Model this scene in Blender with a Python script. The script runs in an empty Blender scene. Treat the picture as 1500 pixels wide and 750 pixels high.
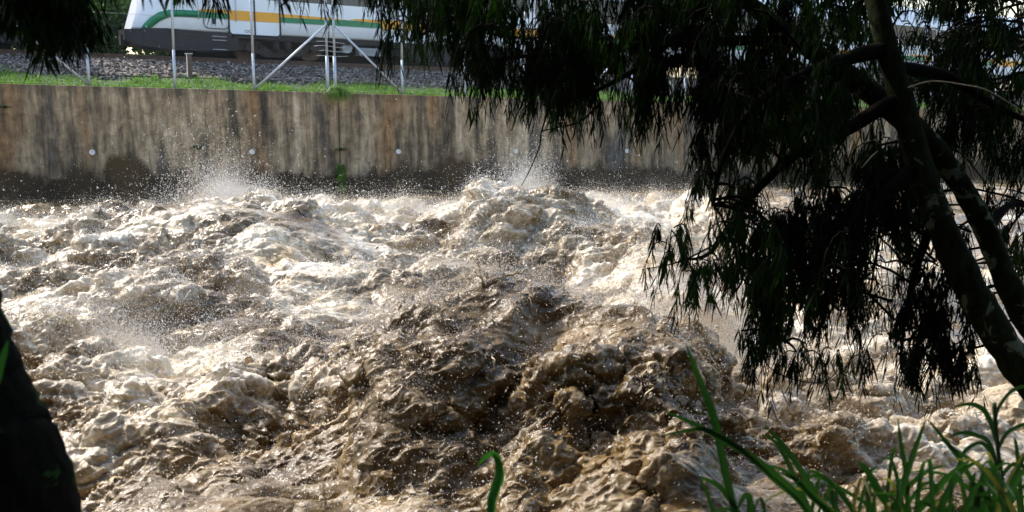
import bpy, bmesh, math, random
import numpy as np
from concurrent.futures import ThreadPoolExecutor
from mathutils import Vector, Matrix

rng = np.random.default_rng(7)
random.seed(7)
SC = bpy.context.scene
COL = SC.collection

# ------------------------------------------------------------------ survey
# camera of the place: 36 mm lens, eye 3.2 m above the flood
F_PX = 1500.0
EYE = np.array([0.0, 0.0, 3.2])
PITCH = math.atan(260.0 / 1500.0)
cp, sp_ = math.cos(PITCH), math.sin(PITCH)

def ray(px, py):
    x = (px - 750) / F_PX
    y = -(py - 375) / F_PX
    return np.array([x, cp + y * sp_, -sp_ + y * cp])

def at_dist(px, py, dist):
    """point seen at px,py at forward distance dist (metres)"""
    return EYE + ray(px, py) * dist

DX = np.array([0.87188288, 0.48971446])      # downstream direction of the canal
NX = np.array([-0.48971446, 0.87188288])     # away from the camera, into the far bank
GRADE = 0.03205                              # the canal and track run downhill
P0 = np.array([-4.86184935, 29.0514012])
HEAD = math.atan2(DX[1], DX[0])

def uw(P):
    q = np.asarray(P)[..., :2] - P0
    return q @ DX, q @ NX

def base_z(P):
    u, w = uw(P)
    return -GRADE * u

def on_water(px, py, h=0.0):
    """plan point of the flood surface (raised h) seen at px,py"""
    r = ray(px, py)
    # z = -GRADE*u + h
    # EYE.z + t*r.z = -GRADE*((EYE+t r - P0).DX) + h
    a = r[2] + GRADE * (r[:2] @ DX)
    b = h - GRADE * ((EYE[:2] - P0) @ DX) - EYE[2]
    t = b / a
    return EYE + t * r

def far(u, w, v):
    """far bank coordinates -> world"""
    xy = P0 + u * DX + w * NX
    return (xy[0], xy[1], v - GRADE * u)

# ------------------------------------------------------------------ object helpers
def tag(o, label=None, cat=None, group=None, kind=None):
    if label: o['label'] = label
    if cat: o['category'] = cat
    if group: o['group'] = group
    if kind: o['kind'] = kind
    return o

def empty(name, loc, rz=0.0):
    o = bpy.data.objects.new(name, None)
    o.empty_display_size = 0.2
    o.location = loc
    o.rotation_euler = (0, 0, rz)
    COL.objects.link(o)
    return o

def link_mesh(name, me, mat, parent=None):
    o = bpy.data.objects.new(name, me)
    COL.objects.link(o)
    if mat is not None: me.materials.append(mat)
    if parent is not None: o.parent = parent
    return o

def np_mesh(name, V, Fq=None, Ft=None, smooth=True):
    """mesh from numpy vertices, quads and tris"""
    me = bpy.data.meshes.new(name)
    V = np.ascontiguousarray(V, dtype=np.float32)
    nq = 0 if Fq is None else len(Fq)
    nt = 0 if Ft is None else len(Ft)
    me.vertices.add(len(V))
    me.vertices.foreach_set('co', V.ravel())
    idx = []
    if nq: idx.append(np.asarray(Fq, dtype=np.int32).ravel())
    if nt: idx.append(np.asarray(Ft, dtype=np.int32).ravel())
    idx = np.concatenate(idx)
    me.loops.add(len(idx))
    me.loops.foreach_set('vertex_index', idx)
    me.polygons.add(nq + nt)
    starts = np.concatenate([np.arange(nq) * 4, nq * 4 + np.arange(nt) * 3]).astype(np.int32)
    tot = np.concatenate([np.full(nq, 4), np.full(nt, 3)]).astype(np.int32)
    me.polygons.foreach_set('loop_start', starts)
    me.polygons.foreach_set('loop_total', tot)
    me.polygons.foreach_set('use_smooth', np.full(nq + nt, smooth))
    me.update(calc_edges=True)
    return me

class MB:
    """collects boxes, tubes, prisms into one mesh (local coordinates)"""
    def __init__(s): s.v = []; s.f = []; s.sm = []
    def add(s, V, Fs, smooth=False):
        b = len(s.v)
        s.v += [tuple(map(float, p)) for p in V]
        s.f += [tuple(int(i) + b for i in f) for f in Fs]
        s.sm += [smooth] * len(Fs)
        return s
    def box(s, c, d, shear=True, rot=None):
        """box centred c with full size d; far-bank pieces follow the grade"""
        x, y, z = [k / 2 for k in d]
        V = []
        for sx, sy, sz in ((-1,-1,-1),(1,-1,-1),(1,1,-1),(-1,1,-1),(-1,-1,1),(1,-1,1),(1,1,1),(-1,1,1)):
            q = Vector((sx*x, sy*y, sz*z))
            if rot is not None: q = rot @ q
            V.append((c[0]+q.x, c[1]+q.y, c[2]+q.z - (GRADE*q.x if shear else 0)))
        return s.add(V, [(0,3,2,1),(4,5,6,7),(0,1,5,4),(1,2,6,5),(2,3,7,6),(3,0,4,7)])
    def tube(s, pts, r, n=8, cap=True):
        pts = [Vector(p) for p in pts]
        if not hasattr(r, '__len__'): r = [r] * len(pts)
        V = []; Fs = []
        up = None
        for i, p in enumerate(pts):
            a = pts[max(i-1, 0)]; b = pts[min(i+1, len(pts)-1)]
            t = (b - a).normalized()
            if up is None:
                up = Vector((0,0,1)) if abs(t.z) < .9 else Vector((1,0,0))
            x = up.cross(t)
            if x.length < 1e-5: x = t.orthogonal()
            x.normalize(); y = t.cross(x).normalized(); up = y
            for k in range(n):
                q = 2*math.pi*k/n
                V.append(p + (x*math.cos(q) + y*math.sin(q)) * r[i])
        for i in range(len(pts)-1):
            for k in range(n):
                k2 = (k+1) % n
                Fs.append((i*n+k, i*n+k2, (i+1)*n+k2, (i+1)*n+k))
        s.add(V, Fs, True)
        if cap:
            b = len(s.v) - len(V)
            s.f.append(tuple(b + k for k in range(n))[::-1]); s.sm.append(False)
            e = b + (len(pts)-1)*n
            s.f.append(tuple(e + k for k in range(n))); s.sm.append(False)
        return s
    def prism(s, poly, y0, y1, shear=False):
        """polygon in (x,z) extruded along y"""
        n = len(poly)
        V = [(x, y0, z - (GRADE*x if shear else 0)) for x, z in poly] + [(x, y1, z - (GRADE*x if shear else 0)) for x, z in poly]
        Fs = [tuple(range(n)), tuple(range(2*n-1, n-1, -1))]
        for i in range(n):
            j = (i+1) % n
            Fs.append((i, i+n, j+n, j))
        return s.add(V, Fs)
    def build(s, name, mat, parent=None, bevel=0):
        me = bpy.data.meshes.new(name)
        me.from_pydata(s.v, [], s.f)
        me.polygons.foreach_set('use_smooth', s.sm)
        bm = bmesh.new(); bm.from_mesh(me)
        bmesh.ops.recalc_face_normals(bm, faces=bm.faces)
        if bevel:
            es = [e for e in bm.edges if len(e.link_faces) == 2 and e.calc_face_angle(0) > .6]
            bmesh.ops.bevel(bm, geom=es, offset=bevel, segments=2, affect='EDGES', profile=.5)
        bm.to_mesh(me); bm.free(); me.update()
        return link_mesh(name, me, mat, parent)

def far_thing(name, u, w, v):
    return empty(name, far(u, w, v), HEAD)

# ------------------------------------------------------------------ noise
_p = np.random.default_rng(3).permutation(512).astype(np.int32)
_p = np.concatenate([_p, _p, _p[:8]])
_g = np.random.default_rng(4).normal(size=(512, 3)).astype(np.float32)
_g /= np.linalg.norm(_g, axis=1, keepdims=True)

def _pn(P):
    I = np.floor(P).astype(np.int32)
    fr = (P - I).astype(np.float32)
    I &= 511
    x, y, z = fr[:, 0], fr[:, 1], fr[:, 2]
    w = fr * fr * fr * (fr * (fr * 6 - 15) + 10)
    out = None
    def gr(dx, dy, dz):
        h = _p[_p[_p[I[:, 0] + dx] + I[:, 1] + dy & 511] + I[:, 2] + dz & 511]
        G = _g[h]
        return G[:, 0] * (x - dx) + G[:, 1] * (y - dy) + G[:, 2] * (z - dz)
    def lx(dy, dz):
        a = gr(0, dy, dz); b = gr(1, dy, dz)
        return a + w[:, 0] * (b - a)
    a0 = lx(0, 0); a1 = lx(1, 0); b0 = lx(0, 1); b1 = lx(1, 1)
    a = a0 + w[:, 1] * (a1 - a0); b = b0 + w[:, 1] * (b1 - b0)
    return (a + w[:, 2] * (b - a)) * 1.6

_pool = ThreadPoolExecutor(4)
def noise(P, scale, seed=0.0):
    sh = P.shape[:-1]
    Q = (P.reshape(-1, 3) / scale + np.array([seed * 17.13, seed * 7.71, seed * 3.37])).astype(np.float32)
    n = 60000
    res = list(_pool.map(_pn, [Q[i:i+n] for i in range(0, len(Q), n)]))
    return np.concatenate(res).reshape(sh)
def fbm(P, scale, octv=3, seed=0.0):
    s = 0; a = 1.0; t = 0
    for k in range(octv):
        s = s + a * noise(P, scale / 2**k, seed + k); t += a; a *= .5
    return s / t

def sstep(a, b, x):
    t = np.clip((x - a) / (b - a), 0, 1)
    return t * t * (3 - 2 * t)

# ------------------------------------------------------------------ materials
def mat_new(name):
    m = bpy.data.materials.new(name); m.use_nodes = True
    nt = m.node_tree; b = nt.nodes['Principled BSDF']
    return m, nt, b
def N(nt, t, **kw):
    n = nt.nodes.new(t)
    for k, v in kw.items():
        if k in n.inputs.keys(): n.inputs[k].default_value = v
        else: setattr(n, k, v)
    return n
def L(nt, a, b): nt.links.new(a, b)
def ramp(nt, stops, interp='LINEAR'):
    r = nt.nodes.new('ShaderNodeValToRGB'); cr = r.color_ramp; cr.interpolation = interp
    while len(cr.elements) < len(stops): cr.elements.new(.5)
    for e, (p, c) in zip(cr.elements, stops):
        e.position = p; e.color = (c[0], c[1], c[2], 1) if hasattr(c, '__len__') else (c, c, c, 1)
    return r
def simple(name, col, rough=.6, metal=0.0, var=.12, scale=6.0, spec=.5, bump=0.0):
    m, nt, b = mat_new(name)
    tc = N(nt, 'ShaderNodeTexCoord')
    no = N(nt, 'ShaderNodeTexNoise', Scale=scale, Detail=6.0, Roughness=.65)
    L(nt, tc.outputs['Object'], no.inputs['Vector'])
    r = ramp(nt, [(.3, [c * (1 - var) for c in col]), (.7, [min(1, c * (1 + var)) for c in col])])
    L(nt, no.outputs['Fac'], r.inputs['Fac'])
    L(nt, r.outputs['Color'], b.inputs['Base Color'])
    b.inputs['Roughness'].default_value = rough
    b.inputs['Metallic'].default_value = metal
    b.inputs['Specular IOR Level'].default_value = spec
    if bump:
        bp = N(nt, 'ShaderNodeBump', Strength=bump, Distance=.02)
        L(nt, no.outputs['Fac'], bp.inputs['Height']); L(nt, bp.outputs['Normal'], b.inputs['Normal'])
    return m

def leaf_mat(name, c1, c2, trans=.35, rough=.45, scale=3.0, spec=.3, lo=.35, hi=.68):
    m, nt, b = mat_new(name)
    tc = N(nt, 'ShaderNodeTexCoord')
    no = N(nt, 'ShaderNodeTexNoise', Scale=scale, Detail=4.0)
    L(nt, tc.outputs['Object'], no.inputs['Vector'])
    r = ramp(nt, [(lo, c1), (hi, c2)])
    L(nt, no.outputs['Fac'], r.inputs['Fac'])
    L(nt, r.outputs['Color'], b.inputs['Base Color'])
    b.inputs['Roughness'].default_value = rough
    b.inputs['Specular IOR Level'].default_value = spec
    tr = N(nt, 'ShaderNodeBsdfTranslucent')
    g = N(nt, 'ShaderNodeMixRGB', blend_type='MULTIPLY'); g.inputs[0].default_value = 1
    L(nt, r.outputs['Color'], g.inputs[1]); g.inputs[2].default_value = (1.6, 1.9, .7, 1)
    L(nt, g.outputs[0], tr.inputs['Color'])
    mx = N(nt, 'ShaderNodeMixShader'); mx.inputs[0].default_value = trans
    L(nt, b.outputs[0], mx.inputs[1]); L(nt, tr.outputs[0], mx.inputs[2])
    L(nt, mx.outputs[0], nt.nodes['Material Output'].inputs['Surface'])
    return m

M = {}
M['galv'] = simple('galvanised_steel', (.44, .47, .50), .45, .35, .15, 14)
M['wire'] = simple('fence_wire', (.22, .23, .24), .55, .5, .05, 3)
M['rail'] = simple('rusty_rail', (.10, .055, .035), .55, .5, .35, 9, bump=.2)
M['sleeper'] = simple('concrete_sleeper', (.24, .22, .19), .9, 0, .2, 8, bump=.2)
M['train_white'] = simple('train_white_paint', (.80, .82, .84), .28, 0, .05, 1.2)
M['train_green'] = simple('train_green_stripe', (.008, .19, .075), .3, 0, .08, 2)
M['train_yellow'] = simple('train_yellow_stripe', (.80, .36, .012), .3, 0, .06, 2)
M['train_skirt'] = simple('train_grey_skirt', (.026, .023, .026), .5, 0, .2, 2.5)
M['under'] = simple('underframe_grime', (.010, .009, .008), .75, 0, .5, 7, bump=.3)
M['bogie'] = simple('bogie_brown_grime', (.04, .026, .02), .7, .2, .4, 8, bump=.3)
M['box_grey'] = simple('equipment_box_grey', (.30, .30, .29), .55, 0, .2, 5)
M['seal'] = simple('rubber_seal', (.012, .012, .013), .6, 0, .1, 5)
M['glass'] = simple('tinted_train_glass', (.008, .011, .03), .07, 0, .2, 1, spec=.6)
M['pvc'] = simple('white_drain_pipe', (.74, .74, .72), .45, 0, .06, 8)
M['hole'] = simple('drain_dark_inside', (.01, .009, .008), .9, 0, .1, 8)
M['post_wood'] = simple('brown_marker_post', (.13, .075, .05), .8, 0, .3, 12, bump=.3)
M['marker_white'] = simple('marker_post_white', (.75, .74, .70), .6, 0, .1, 12)

def grass_mat(name, c1, c2, trans=.4):
    return leaf_mat(name, c1, c2, trans, .5, 5.0)
M['turf'] = grass_mat('bank_turf', (.06, .13, .014), (.15, .25, .03), .35)
M['turf_ground'] = simple('turf_soil', (.05, .075, .02), .95, 0, .4, 5, bump=.4)
M['blade'] = leaf_mat('tall_grass_blade', (.010, .038, .010), (.026, .074, .020), .35, .4, 4.0, .35)
M['blade_dark'] = leaf_mat('cane_leaf', (.010, .040, .012), (.018, .062, .016), .2, .4, 4.0, .4)
M['blade_bright'] = leaf_mat('bright_sprout', (.03, .12, .03), (.06, .19, .045), .4, .4, 6.0, .3)
M['blade_dry'] = leaf_mat('dry_grass_blade', (.10, .095, .03), (.18, .15, .06), .3, .5, 6.0, .2)
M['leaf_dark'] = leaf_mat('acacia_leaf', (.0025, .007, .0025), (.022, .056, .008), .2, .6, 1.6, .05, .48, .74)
M['leaf_far'] = leaf_mat('far_tree_leaf', (.04, .09, .015), (.09, .17, .03), .35, .5, .6)
M['moss'] = leaf_mat('wall_moss', (.03, .06, .012), (.07, .12, .02), .2, .7, 9)
M['twig'] = simple('dark_twig', (.008, .007, .005), .95, 0, .3, 14, spec=.05)
M['dry'] = simple('pale_dead_stem', (.32, .27, .18), .7, 0, .2, 9)

# bark with lichen blotches
def bark(name, c1, c2, lich, lscale, amount):
    m, nt, b = mat_new(name)
    tc = N(nt, 'ShaderNodeTexCoord')
    mp = N(nt, 'ShaderNodeMapping'); mp.inputs['Scale'].default_value = (1, 1, .45)
    L(nt, tc.outputs['Object'], mp.inputs['Vector'])
    n1 = N(nt, 'ShaderNodeTexNoise', Scale=22.0, Detail=8.0, Roughness=.7)
    L(nt, mp.outputs[0], n1.inputs['Vector'])
    r1 = ramp(nt, [(.35, c1), (.7, c2)]); L(nt, n1.outputs['Fac'], r1.inputs['Fac'])
    n2 = N(nt, 'ShaderNodeTexNoise', Scale=lscale, Detail=5.0, Roughness=.62, Distortion=.4)
    L(nt, tc.outputs['Object'], n2.inputs['Vector'])
    r2 = ramp(nt, [(amount, 0), (amount + .03, 1)]); L(nt, n2.outputs['Fac'], r2.inputs['Fac'])
    mx = N(nt, 'ShaderNodeMixRGB'); L(nt, r2.outputs[0], mx.inputs[0]); L(nt, r1.outputs[0], mx.inputs[1])
    mx.inputs[2].default_value = (*lich, 1)
    L(nt, mx.outputs[0], b.inputs['Base Color'])
    b.inputs['Roughness'].default_value = .95; b.inputs['Specular IOR Level'].default_value = .04
    bp = N(nt, 'ShaderNodeBump', Strength=.9, Distance=.012)
    L(nt, n1.outputs['Fac'], bp.inputs['Height']); L(nt, bp.outputs[0], b.inputs['Normal'])
    return m
M['bark'] = bark('lichened_bark', (.008, .010, .004), (.034, .040, .018), (.15, .17, .11), 6.5, .57)
M['bark_dark'] = bark('mossy_dark_bark', (.003, .003, .002), (.018, .017, .011), (.028, .070, .018), 7.0, .58)
# ------------------------------------------------------------------ flood water
def ridge_profile(X, Y, pts, wf, wb, pw=1.0):
    """pts: (px,py,h). crest line at height h; falls off wf towards the camera, wb away."""
    P = [(on_water(a, b, h)[:2], h) for a, b, h in pts]
    best = np.full(X.shape, 1e9, np.float32); H = np.zeros(X.shape, np.float32)
    for (A, ha), (B, hb) in zip(P[:-1], P[1:]):
        d = B - A; l2 = float(d @ d)
        t = np.clip(((X - A[0]) * d[0] + (Y - A[1]) * d[1]) / l2, 0, 1)
        ex = X - (A[0] + t * d[0]); ey = Y - (A[1] + t * d[1])
        nrm = np.array([-d[1], d[0]]) / math.sqrt(l2)
        if nrm @ A < 0: nrm = -nrm
        side = (ex * nrm[0] + ey * nrm[1])           # >0 away from camera
        w = np.where(side > 0, wb, wf)
        dd = np.sqrt(ex * ex + ey * ey) / w
        h = ha + (hb - ha) * t
        sel = dd < best
        H = np.where(sel, h, H); best = np.where(sel, dd, best)
    return H * np.exp(-np.abs(best) ** (1.9 * pw)), best

RIDGES = [
    # main standing wave
    ([(430,590,.30),(500,520,.55),(570,452,.95),(650,402,1.12),(760,372,1.28),(840,388,1.22),(905,448,.98),(965,520,.78),(1020,580,.5),(1080,640,.25)], 2.2, 1.25),
    ([(470,545,.12),(560,490,.28),(640,432,.34),(700,455,.32),(770,500,.22)], .55, .45),
    ([(500,600,.16),(560,558,.30),(620,536,.36),(690,538,.36),(770,585,.18)], .45, .35),
    ([(400,735,.12),(470,715,.2),(540,700,.27),(640,660,.38),(720,640,.40),(820,650,.35),(900,620,.25)], .8, .6),
    ([(880,560,.15),(960,620,.35),(1060,640,.30),(1160,620,.2)], .7, .6),
    # rear centre wave
    ([(640,318,.25),(700,292,.7),(770,268,1.1),(820,282,.85),(870,305,.45)], 1.3, .9),
    ([(560,340,.25),(610,328,.45),(665,312,.5)], 1.2, .9),
    ([(480,420,.2),(560,395,.35),(640,370,.4)], .9, .8),
    # left mound
    ([(60,335,.2),(150,318,.55),(240,300,.75),(320,286,.95),(370,296,.5),(400,310,.25)], 2.6, .9),
    ([(30,410,.25),(110,385,.5),(180,388,.62),(260,392,.62),(320,420,.35)], 1.2, .7),
    ([(300,480,.25),(350,462,.42),(400,480,.40),(430,530,.15)], .8, .6),
    ([(20,470,.3),(70,470,.6),(110,490,.5),(150,520,.25)], .7, .5),
    ([(120,640,.15),(220,610,.25),(330,600,.2)], .6, .6),
    ([(150,720,.2),(300,700,.35),(420,690,.25)], .7, .5),
    # right of the wave
    ([(860,345,.3),(930,345,.55),(985,390,.35),(1010,450,.2)], 1.0, .7),
    ([(950,300,.3),(1040,285,.5),(1120,320,.35)], 1.3, .8),
    ([(1080,540,.3),(1170,520,.45),(1260,560,.3)], .9, .7),
    ([(1150,400,.25),(1260,390,.45),(1360,400,.3)], 1.2, .9),
    ([(1380,560,.2),(1470,540,.25)], .8, .7),
]
HOLLOWS = [((95,535),.45,.8),((250,520),.25,1.0),((560,420),.2,.9),((470,560),.3,.7),((900,520),.25,.9),((1060,520),.3,1.0),((830,600),.35,.8),((600,610),.2,.5)]

def gauss_zone(X, Y, spots):
    s = np.zeros(X.shape, np.float32)
    for px, py, rx, a in spots:
        c = on_water(px, py, .4)
        s = np.maximum(s, a * np.exp(-((X - c[0])**2 + ((Y - c[1]) * .8)**2) / rx**2))
    return s

FOAM_SPOTS = [(60,305,2.2,1.0),(330,285,2.2,1.1),(560,310,2.6,.9),(480,330,2.4,.8),(640,320,2.2,.9),(770,275,2.0,.9),(930,290,2.8,1.1),(850,310,2.0,.9),
    (230,500,1.3,1.0),(180,440,1.4,.7),(300,440,1.5,.75),(430,420,1.6,.85),(380,560,1.1,.75),(480,390,1.8,.7),(530,365,1.4,.75),(960,440,1.5,1.0),(1010,470,1.2,1.0),(900,400,1.4,.8),
    (180,620,.9,.75),(130,370,1.8,.6),(270,590,.9,.9),(560,430,1.2,.7),(1100,400,2.0,.8),(1250,350,2.5,.7),(1350,470,2.0,.7),(1050,560,.7,.55),(1450,520,1.6,.6),(720,340,1.6,.8),(40,360,1.6,.7),(1180,480,1.2,.6),(1300,620,.9,.45)]
MUD_SHADE_SPOTS = [(760,395,1.0,1.0),(760,430,1.1,1.0),(680,420,1.0,1.0),(650,450,1.1,.95),(840,450,1.0,.9),(570,490,.9,.8),(200,340,.9,.75),(350,440,.7,.7),(150,400,.8,.7),(640,540,1.4,.8),(780,650,1.5,.6),(700,480,1.3,.95),(900,560,1.3,.9),(900,660,1.3,.6),(560,520,1.2,.75),(800,440,1.3,.7),(290,405,.7,.8),(380,470,.7,.8),(170,400,.8,.6),(110,500,.8,.9),(240,330,.9,.6),
    (420,640,1.2,.7),(1000,640,1.3,.6),(500,700,1.3,.45),(770,295,.9,.7),(670,345,.7,.6),(80,280,1.6,.6),(1130,640,1.2,.5)]  # bare brown water; on the main wave this also paints its shaded face

def build_water():
    th_in = np.linspace(-math.radians(30), math.radians(30), 1150)
    ext = np.radians(np.array([31, 32.2, 33.6, 35.2, 37, 39, 41.5, 44.5, 48]))
    th = np.concatenate([-ext[::-1], th_in, ext])
    r1 = 5.2 * (21.0 / 5.2) ** np.linspace(0, 1, 1180)
    step = r1[-1] / r1[-2]
    r2 = 21.0 * (75.0 / 21.0) ** np.linspace(0, 1, 620)[1:]
    r = np.concatenate([r1, r2])
    R, T = np.meshgrid(r, th, indexing='ij')
    X = (R * np.sin(T)).astype(np.float32); Y = (R * np.cos(T)).astype(np.float32)
    XY = np.stack([X, Y], -1)
    U, W = uw(XY)
    Zb = (-GRADE * U).astype(np.float32)
    H = np.zeros_like(X)
    for pts, wf, wb in RIDGES:
        h, b = ridge_profile(X, Y, [(a_, b_, c_ * 1.19) for a_, b_, c_ in pts], wf, wb)
        H = np.maximum(H, h) + .25 * np.minimum(H, h)
    for (px, py), d, rr in HOLLOWS:
        c = on_water(px, py, 0)
        H -= 1.3 * d * np.exp(-((X - c[0])**2 + (Y - c[1])**2) / rr**2)
    for _ in range(3):                               # round the creases between ridge segments
        for ax, k in ((0, 16), (1, 16)):
            c = np.cumsum(np.concatenate([np.repeat(H.take([0], ax), k + 1, ax), H, np.repeat(H.take([-1], ax), k, ax)], ax), axis=ax, dtype=np.float64)
            m_ = H.shape[ax]
            H = ((c.take(range(2*k + 1, 2*k + 1 + m_), ax) - c.take(range(0, m_), ax)) / (2*k + 1)).astype(np.float32)
    wallness = sstep(.7, 3.6, -W)                    # calmer along the wall
    near = sstep(5.2, 7.2, R)
    rgt = 1 - .55 * sstep(.2, .45, T) * sstep(8, 12, R)      # smoother tongue downstream
    turb = (.16 + .84 * wallness) * (.5 + .5 * near) * rgt
    turb = turb.astype(np.float32)
    mound = gauss_zone(X, Y, [(640, 520, 1.6, 1), (780, 560, 1.6, 1), (760, 430, 1.3, .8), (880, 600, 1.4, 1)])
    near2 = sstep(6.5, 10, R).astype(np.float32)
    # plan noise, stretched a little along the flow
    Q = np.stack([U * .72, W, np.zeros_like(U)], -1).astype(np.float32)
    wq = np.stack([noise(Q, 1.7, 21), noise(Q, 1.7, 22), np.zeros_like(U)], -1)
    Qw = Q + wq * .55
    H += .30 * turb * fbm(Qw, 2.0, 2, 5)
    patch = .5 + .85 * sstep(-.35, .45, noise(Qw, 1.5, 91) + .3 * noise(Qw, .6, 92))
    turb = (turb * patch).astype(np.float32)
    calm = np.zeros_like(X)
    for px, py, rx, ry in [(500, 291, 2.6, 1.0), (1015, 283, 3.2, 1.2), (20, 300, 2.5, .9), (1450, 500, 1.6, 1.4), (460, 395, .9, .7)]:
        c = on_water(px, py, .0); du = (X - c[0]) * DX[0] + (Y - c[1]) * DX[1]; dw = (X - c[0]) * NX[0] + (Y - c[1]) * NX[1]
        calm = np.maximum(calm, np.exp(-((du/rx)**2 + (dw/ry)**2)))
    turb = (turb * (1 - .85 * calm)).astype(np.float32)
    lean = np.clip(H, 0, 1.4) * turb * .2
    P = np.stack([X - lean * X / R, Y - lean * Y / R, Zb + H], -1).astype(np.float32)

    def normals(P, blur=0):
        a = np.gradient(P, axis=0); b = np.gradient(P, axis=1)
        n = np.cross(b, a); n /= np.linalg.norm(n, axis=-1, keepdims=True) + 1e-9
        n *= np.sign(n[..., 2:3].mean())
        if blur:
            for ax in (0, 1):
                c = np.cumsum(n, axis=ax, dtype=np.float64); k = blur
                s_ = np.roll(c, -k, ax) - np.roll(c, k + 1, ax)
                sl = [slice(None)] * 3; sl[ax] = slice(k + 1, n.shape[ax] - k)
                n[tuple(sl)] = s_[tuple(sl)] / (2*k + 1)
            n[..., 2] = np.maximum(n[..., 2], .22)
            n /= np.linalg.norm(n, axis=-1, keepdims=True) + 1e-9
        return n.astype(np.float32)
    lump = np.zeros_like(X)
    AX = np.array([.93, .33, -.15], np.float32); AX /= np.linalg.norm(AX)
    def stage(P, scale, amp, kind, seed, warp=.5, up=.35, blur=4, stretch=1, mk=0):
        n = normals(P, blur)
        n = n * (1 - up) + np.array([0, 0, up], np.float32); n /= np.linalg.norm(n, axis=-1, keepdims=True)
        Pw = P + warp * scale * np.stack([noise(P, scale * 1.6, seed + 31), noise(P, scale * 1.6, seed + 32), noise(P, scale * 1.6, seed + 33)], -1)
        Pw = Pw - np.tensordot(Pw @ AX, AX, 0) * (1 - 1 / stretch) if stretch != 1 else Pw
        v = noise(Pw.astype(np.float32), scale, seed)
        if kind == 'billow': k = np.abs(v) * 2.1 - .62
        elif kind == 'ridge': k = (1 - np.abs(v) * 2.4); k = np.sign(k) * np.abs(k) ** 1.6 - .15
        else: k = v
        a = amp * turb * (1 + mk * mound) * (.85 + .15 * near2)
        return P + n * (k * a)[..., None], k
    P, k1 = stage(P, 1.15, .25, 'billow', 1, .7, .15, 8, 1.4, -.15)
    P, k2 = stage(P, .52, .145, 'billow', 2, .9, .05, 8, 2.0, .15)
    P, k3 = stage(P, .25, .050, 'billow', 3, 1.0, .0, 4, 2.3, .35)
    P, k4 = stage(P, .13, .026, 'ridge', 4, 1.0, .0, 3, 2.4, .15)
    P, k5 = stage(P, .065, .012, 'ridge', 5, 1.0, .0, 2, 2.2, .1)
    lump = k1 * .9 + k2 * .8 + k3 * .5 + k4 * .35
    # foam cover, cut back for bare mud and the wave's painted shade
    fz = gauss_zone(X, Y, FOAM_SPOTS); mz = gauss_zone(X, Y, MUD_SHADE_SPOTS)
    Pst = (P - np.tensordot(P @ AX, AX, 0) * .55).astype(np.float32)
    fn = fbm(Pst, 1.0, 5, 51)
    fine = noise(P, .11, 61)
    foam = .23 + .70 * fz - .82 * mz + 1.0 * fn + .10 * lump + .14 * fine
    foam *= .35 + .65 * wallness
    foam = foam - .55 * calm
    foam = np.clip((foam - .05) / 1.05, 0, 1)
    # torn sheets and webs of water thrown off the crests
    n = normals(P, 6)
    gate = noise(P, .55, 71) + .35 * noise(P, 1.5, 72) + .25 * lump + .04 + .05 * mound
    lift = sstep(.05, .75, gate)
    wp = P + .07 * np.stack([noise(P, .12, 73), noise(P, .12, 74), noise(P, .12, 75)], -1)
    web = np.minimum(np.abs(noise(wp, .17, 76)), np.abs(noise(wp, .12, 77)) * 1.15)
    thick = .042 + .09 * sstep(.0, .5, noise(P, .30, 78)) * (1 - lift)
    LP = P + n * (lift * (.02 + .06 * sstep(-.2, .6, noise(P, .4, 79))))[..., None]
    LP[..., 2] += lift * .03 * turb
    lm_ = (web < thick) & (lift > .03) & (turb > .4) & (W < -.4) & (R > 6.0)
    keep = W < .25
    idx = np.arange(X.size).reshape(X.shape)
    q = np.stack([idx[:-1, :-1], idx[:-1, 1:], idx[1:, 1:], idx[1:, :-1]], -1)
    kq = keep[:-1, :-1] & keep[1:, 1:]
    q = q[kq].reshape(-1, 4)
    used = np.zeros(X.size, bool); used[q.ravel()] = True
    remap = np.cumsum(used) - 1
    me = np_mesh('river_water', P.reshape(-1, 3)[used], remap[q])
    ql = np.stack([idx[:-1, :-1], idx[:-1, 1:], idx[1:, 1:], idx[1:, :-1]], -1)[lm_[:-1, :-1] & lm_[1:, 1:] & lm_[1:, :-1] & lm_[:-1, 1:]].reshape(-1, 4)
    ul = np.zeros(X.size, bool); ul[ql.ravel()] = True; rl = np.cumsum(ul) - 1
    top = LP.reshape(-1, 3)[ul]; bot = top - n.reshape(-1, 3)[ul] * .006; nl = len(top)
    lace = np_mesh('water_lace', np.concatenate([top, bot]), np.concatenate([rl[ql], rl[ql][:, ::-1] + nl]))
    al = lace.attributes.new('foam', 'FLOAT', 'POINT'); fl_ = np.clip(foam.reshape(-1)[ul] * .8 + .42, 0, 1).astype(np.float32); al.data.foreach_set('value', np.concatenate([fl_, fl_]))
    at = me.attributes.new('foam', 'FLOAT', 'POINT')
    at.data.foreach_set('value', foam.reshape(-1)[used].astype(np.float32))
    return lace, me, P, foam, normals(P), turb, lump, fz, mz, U, W, R, T

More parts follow.
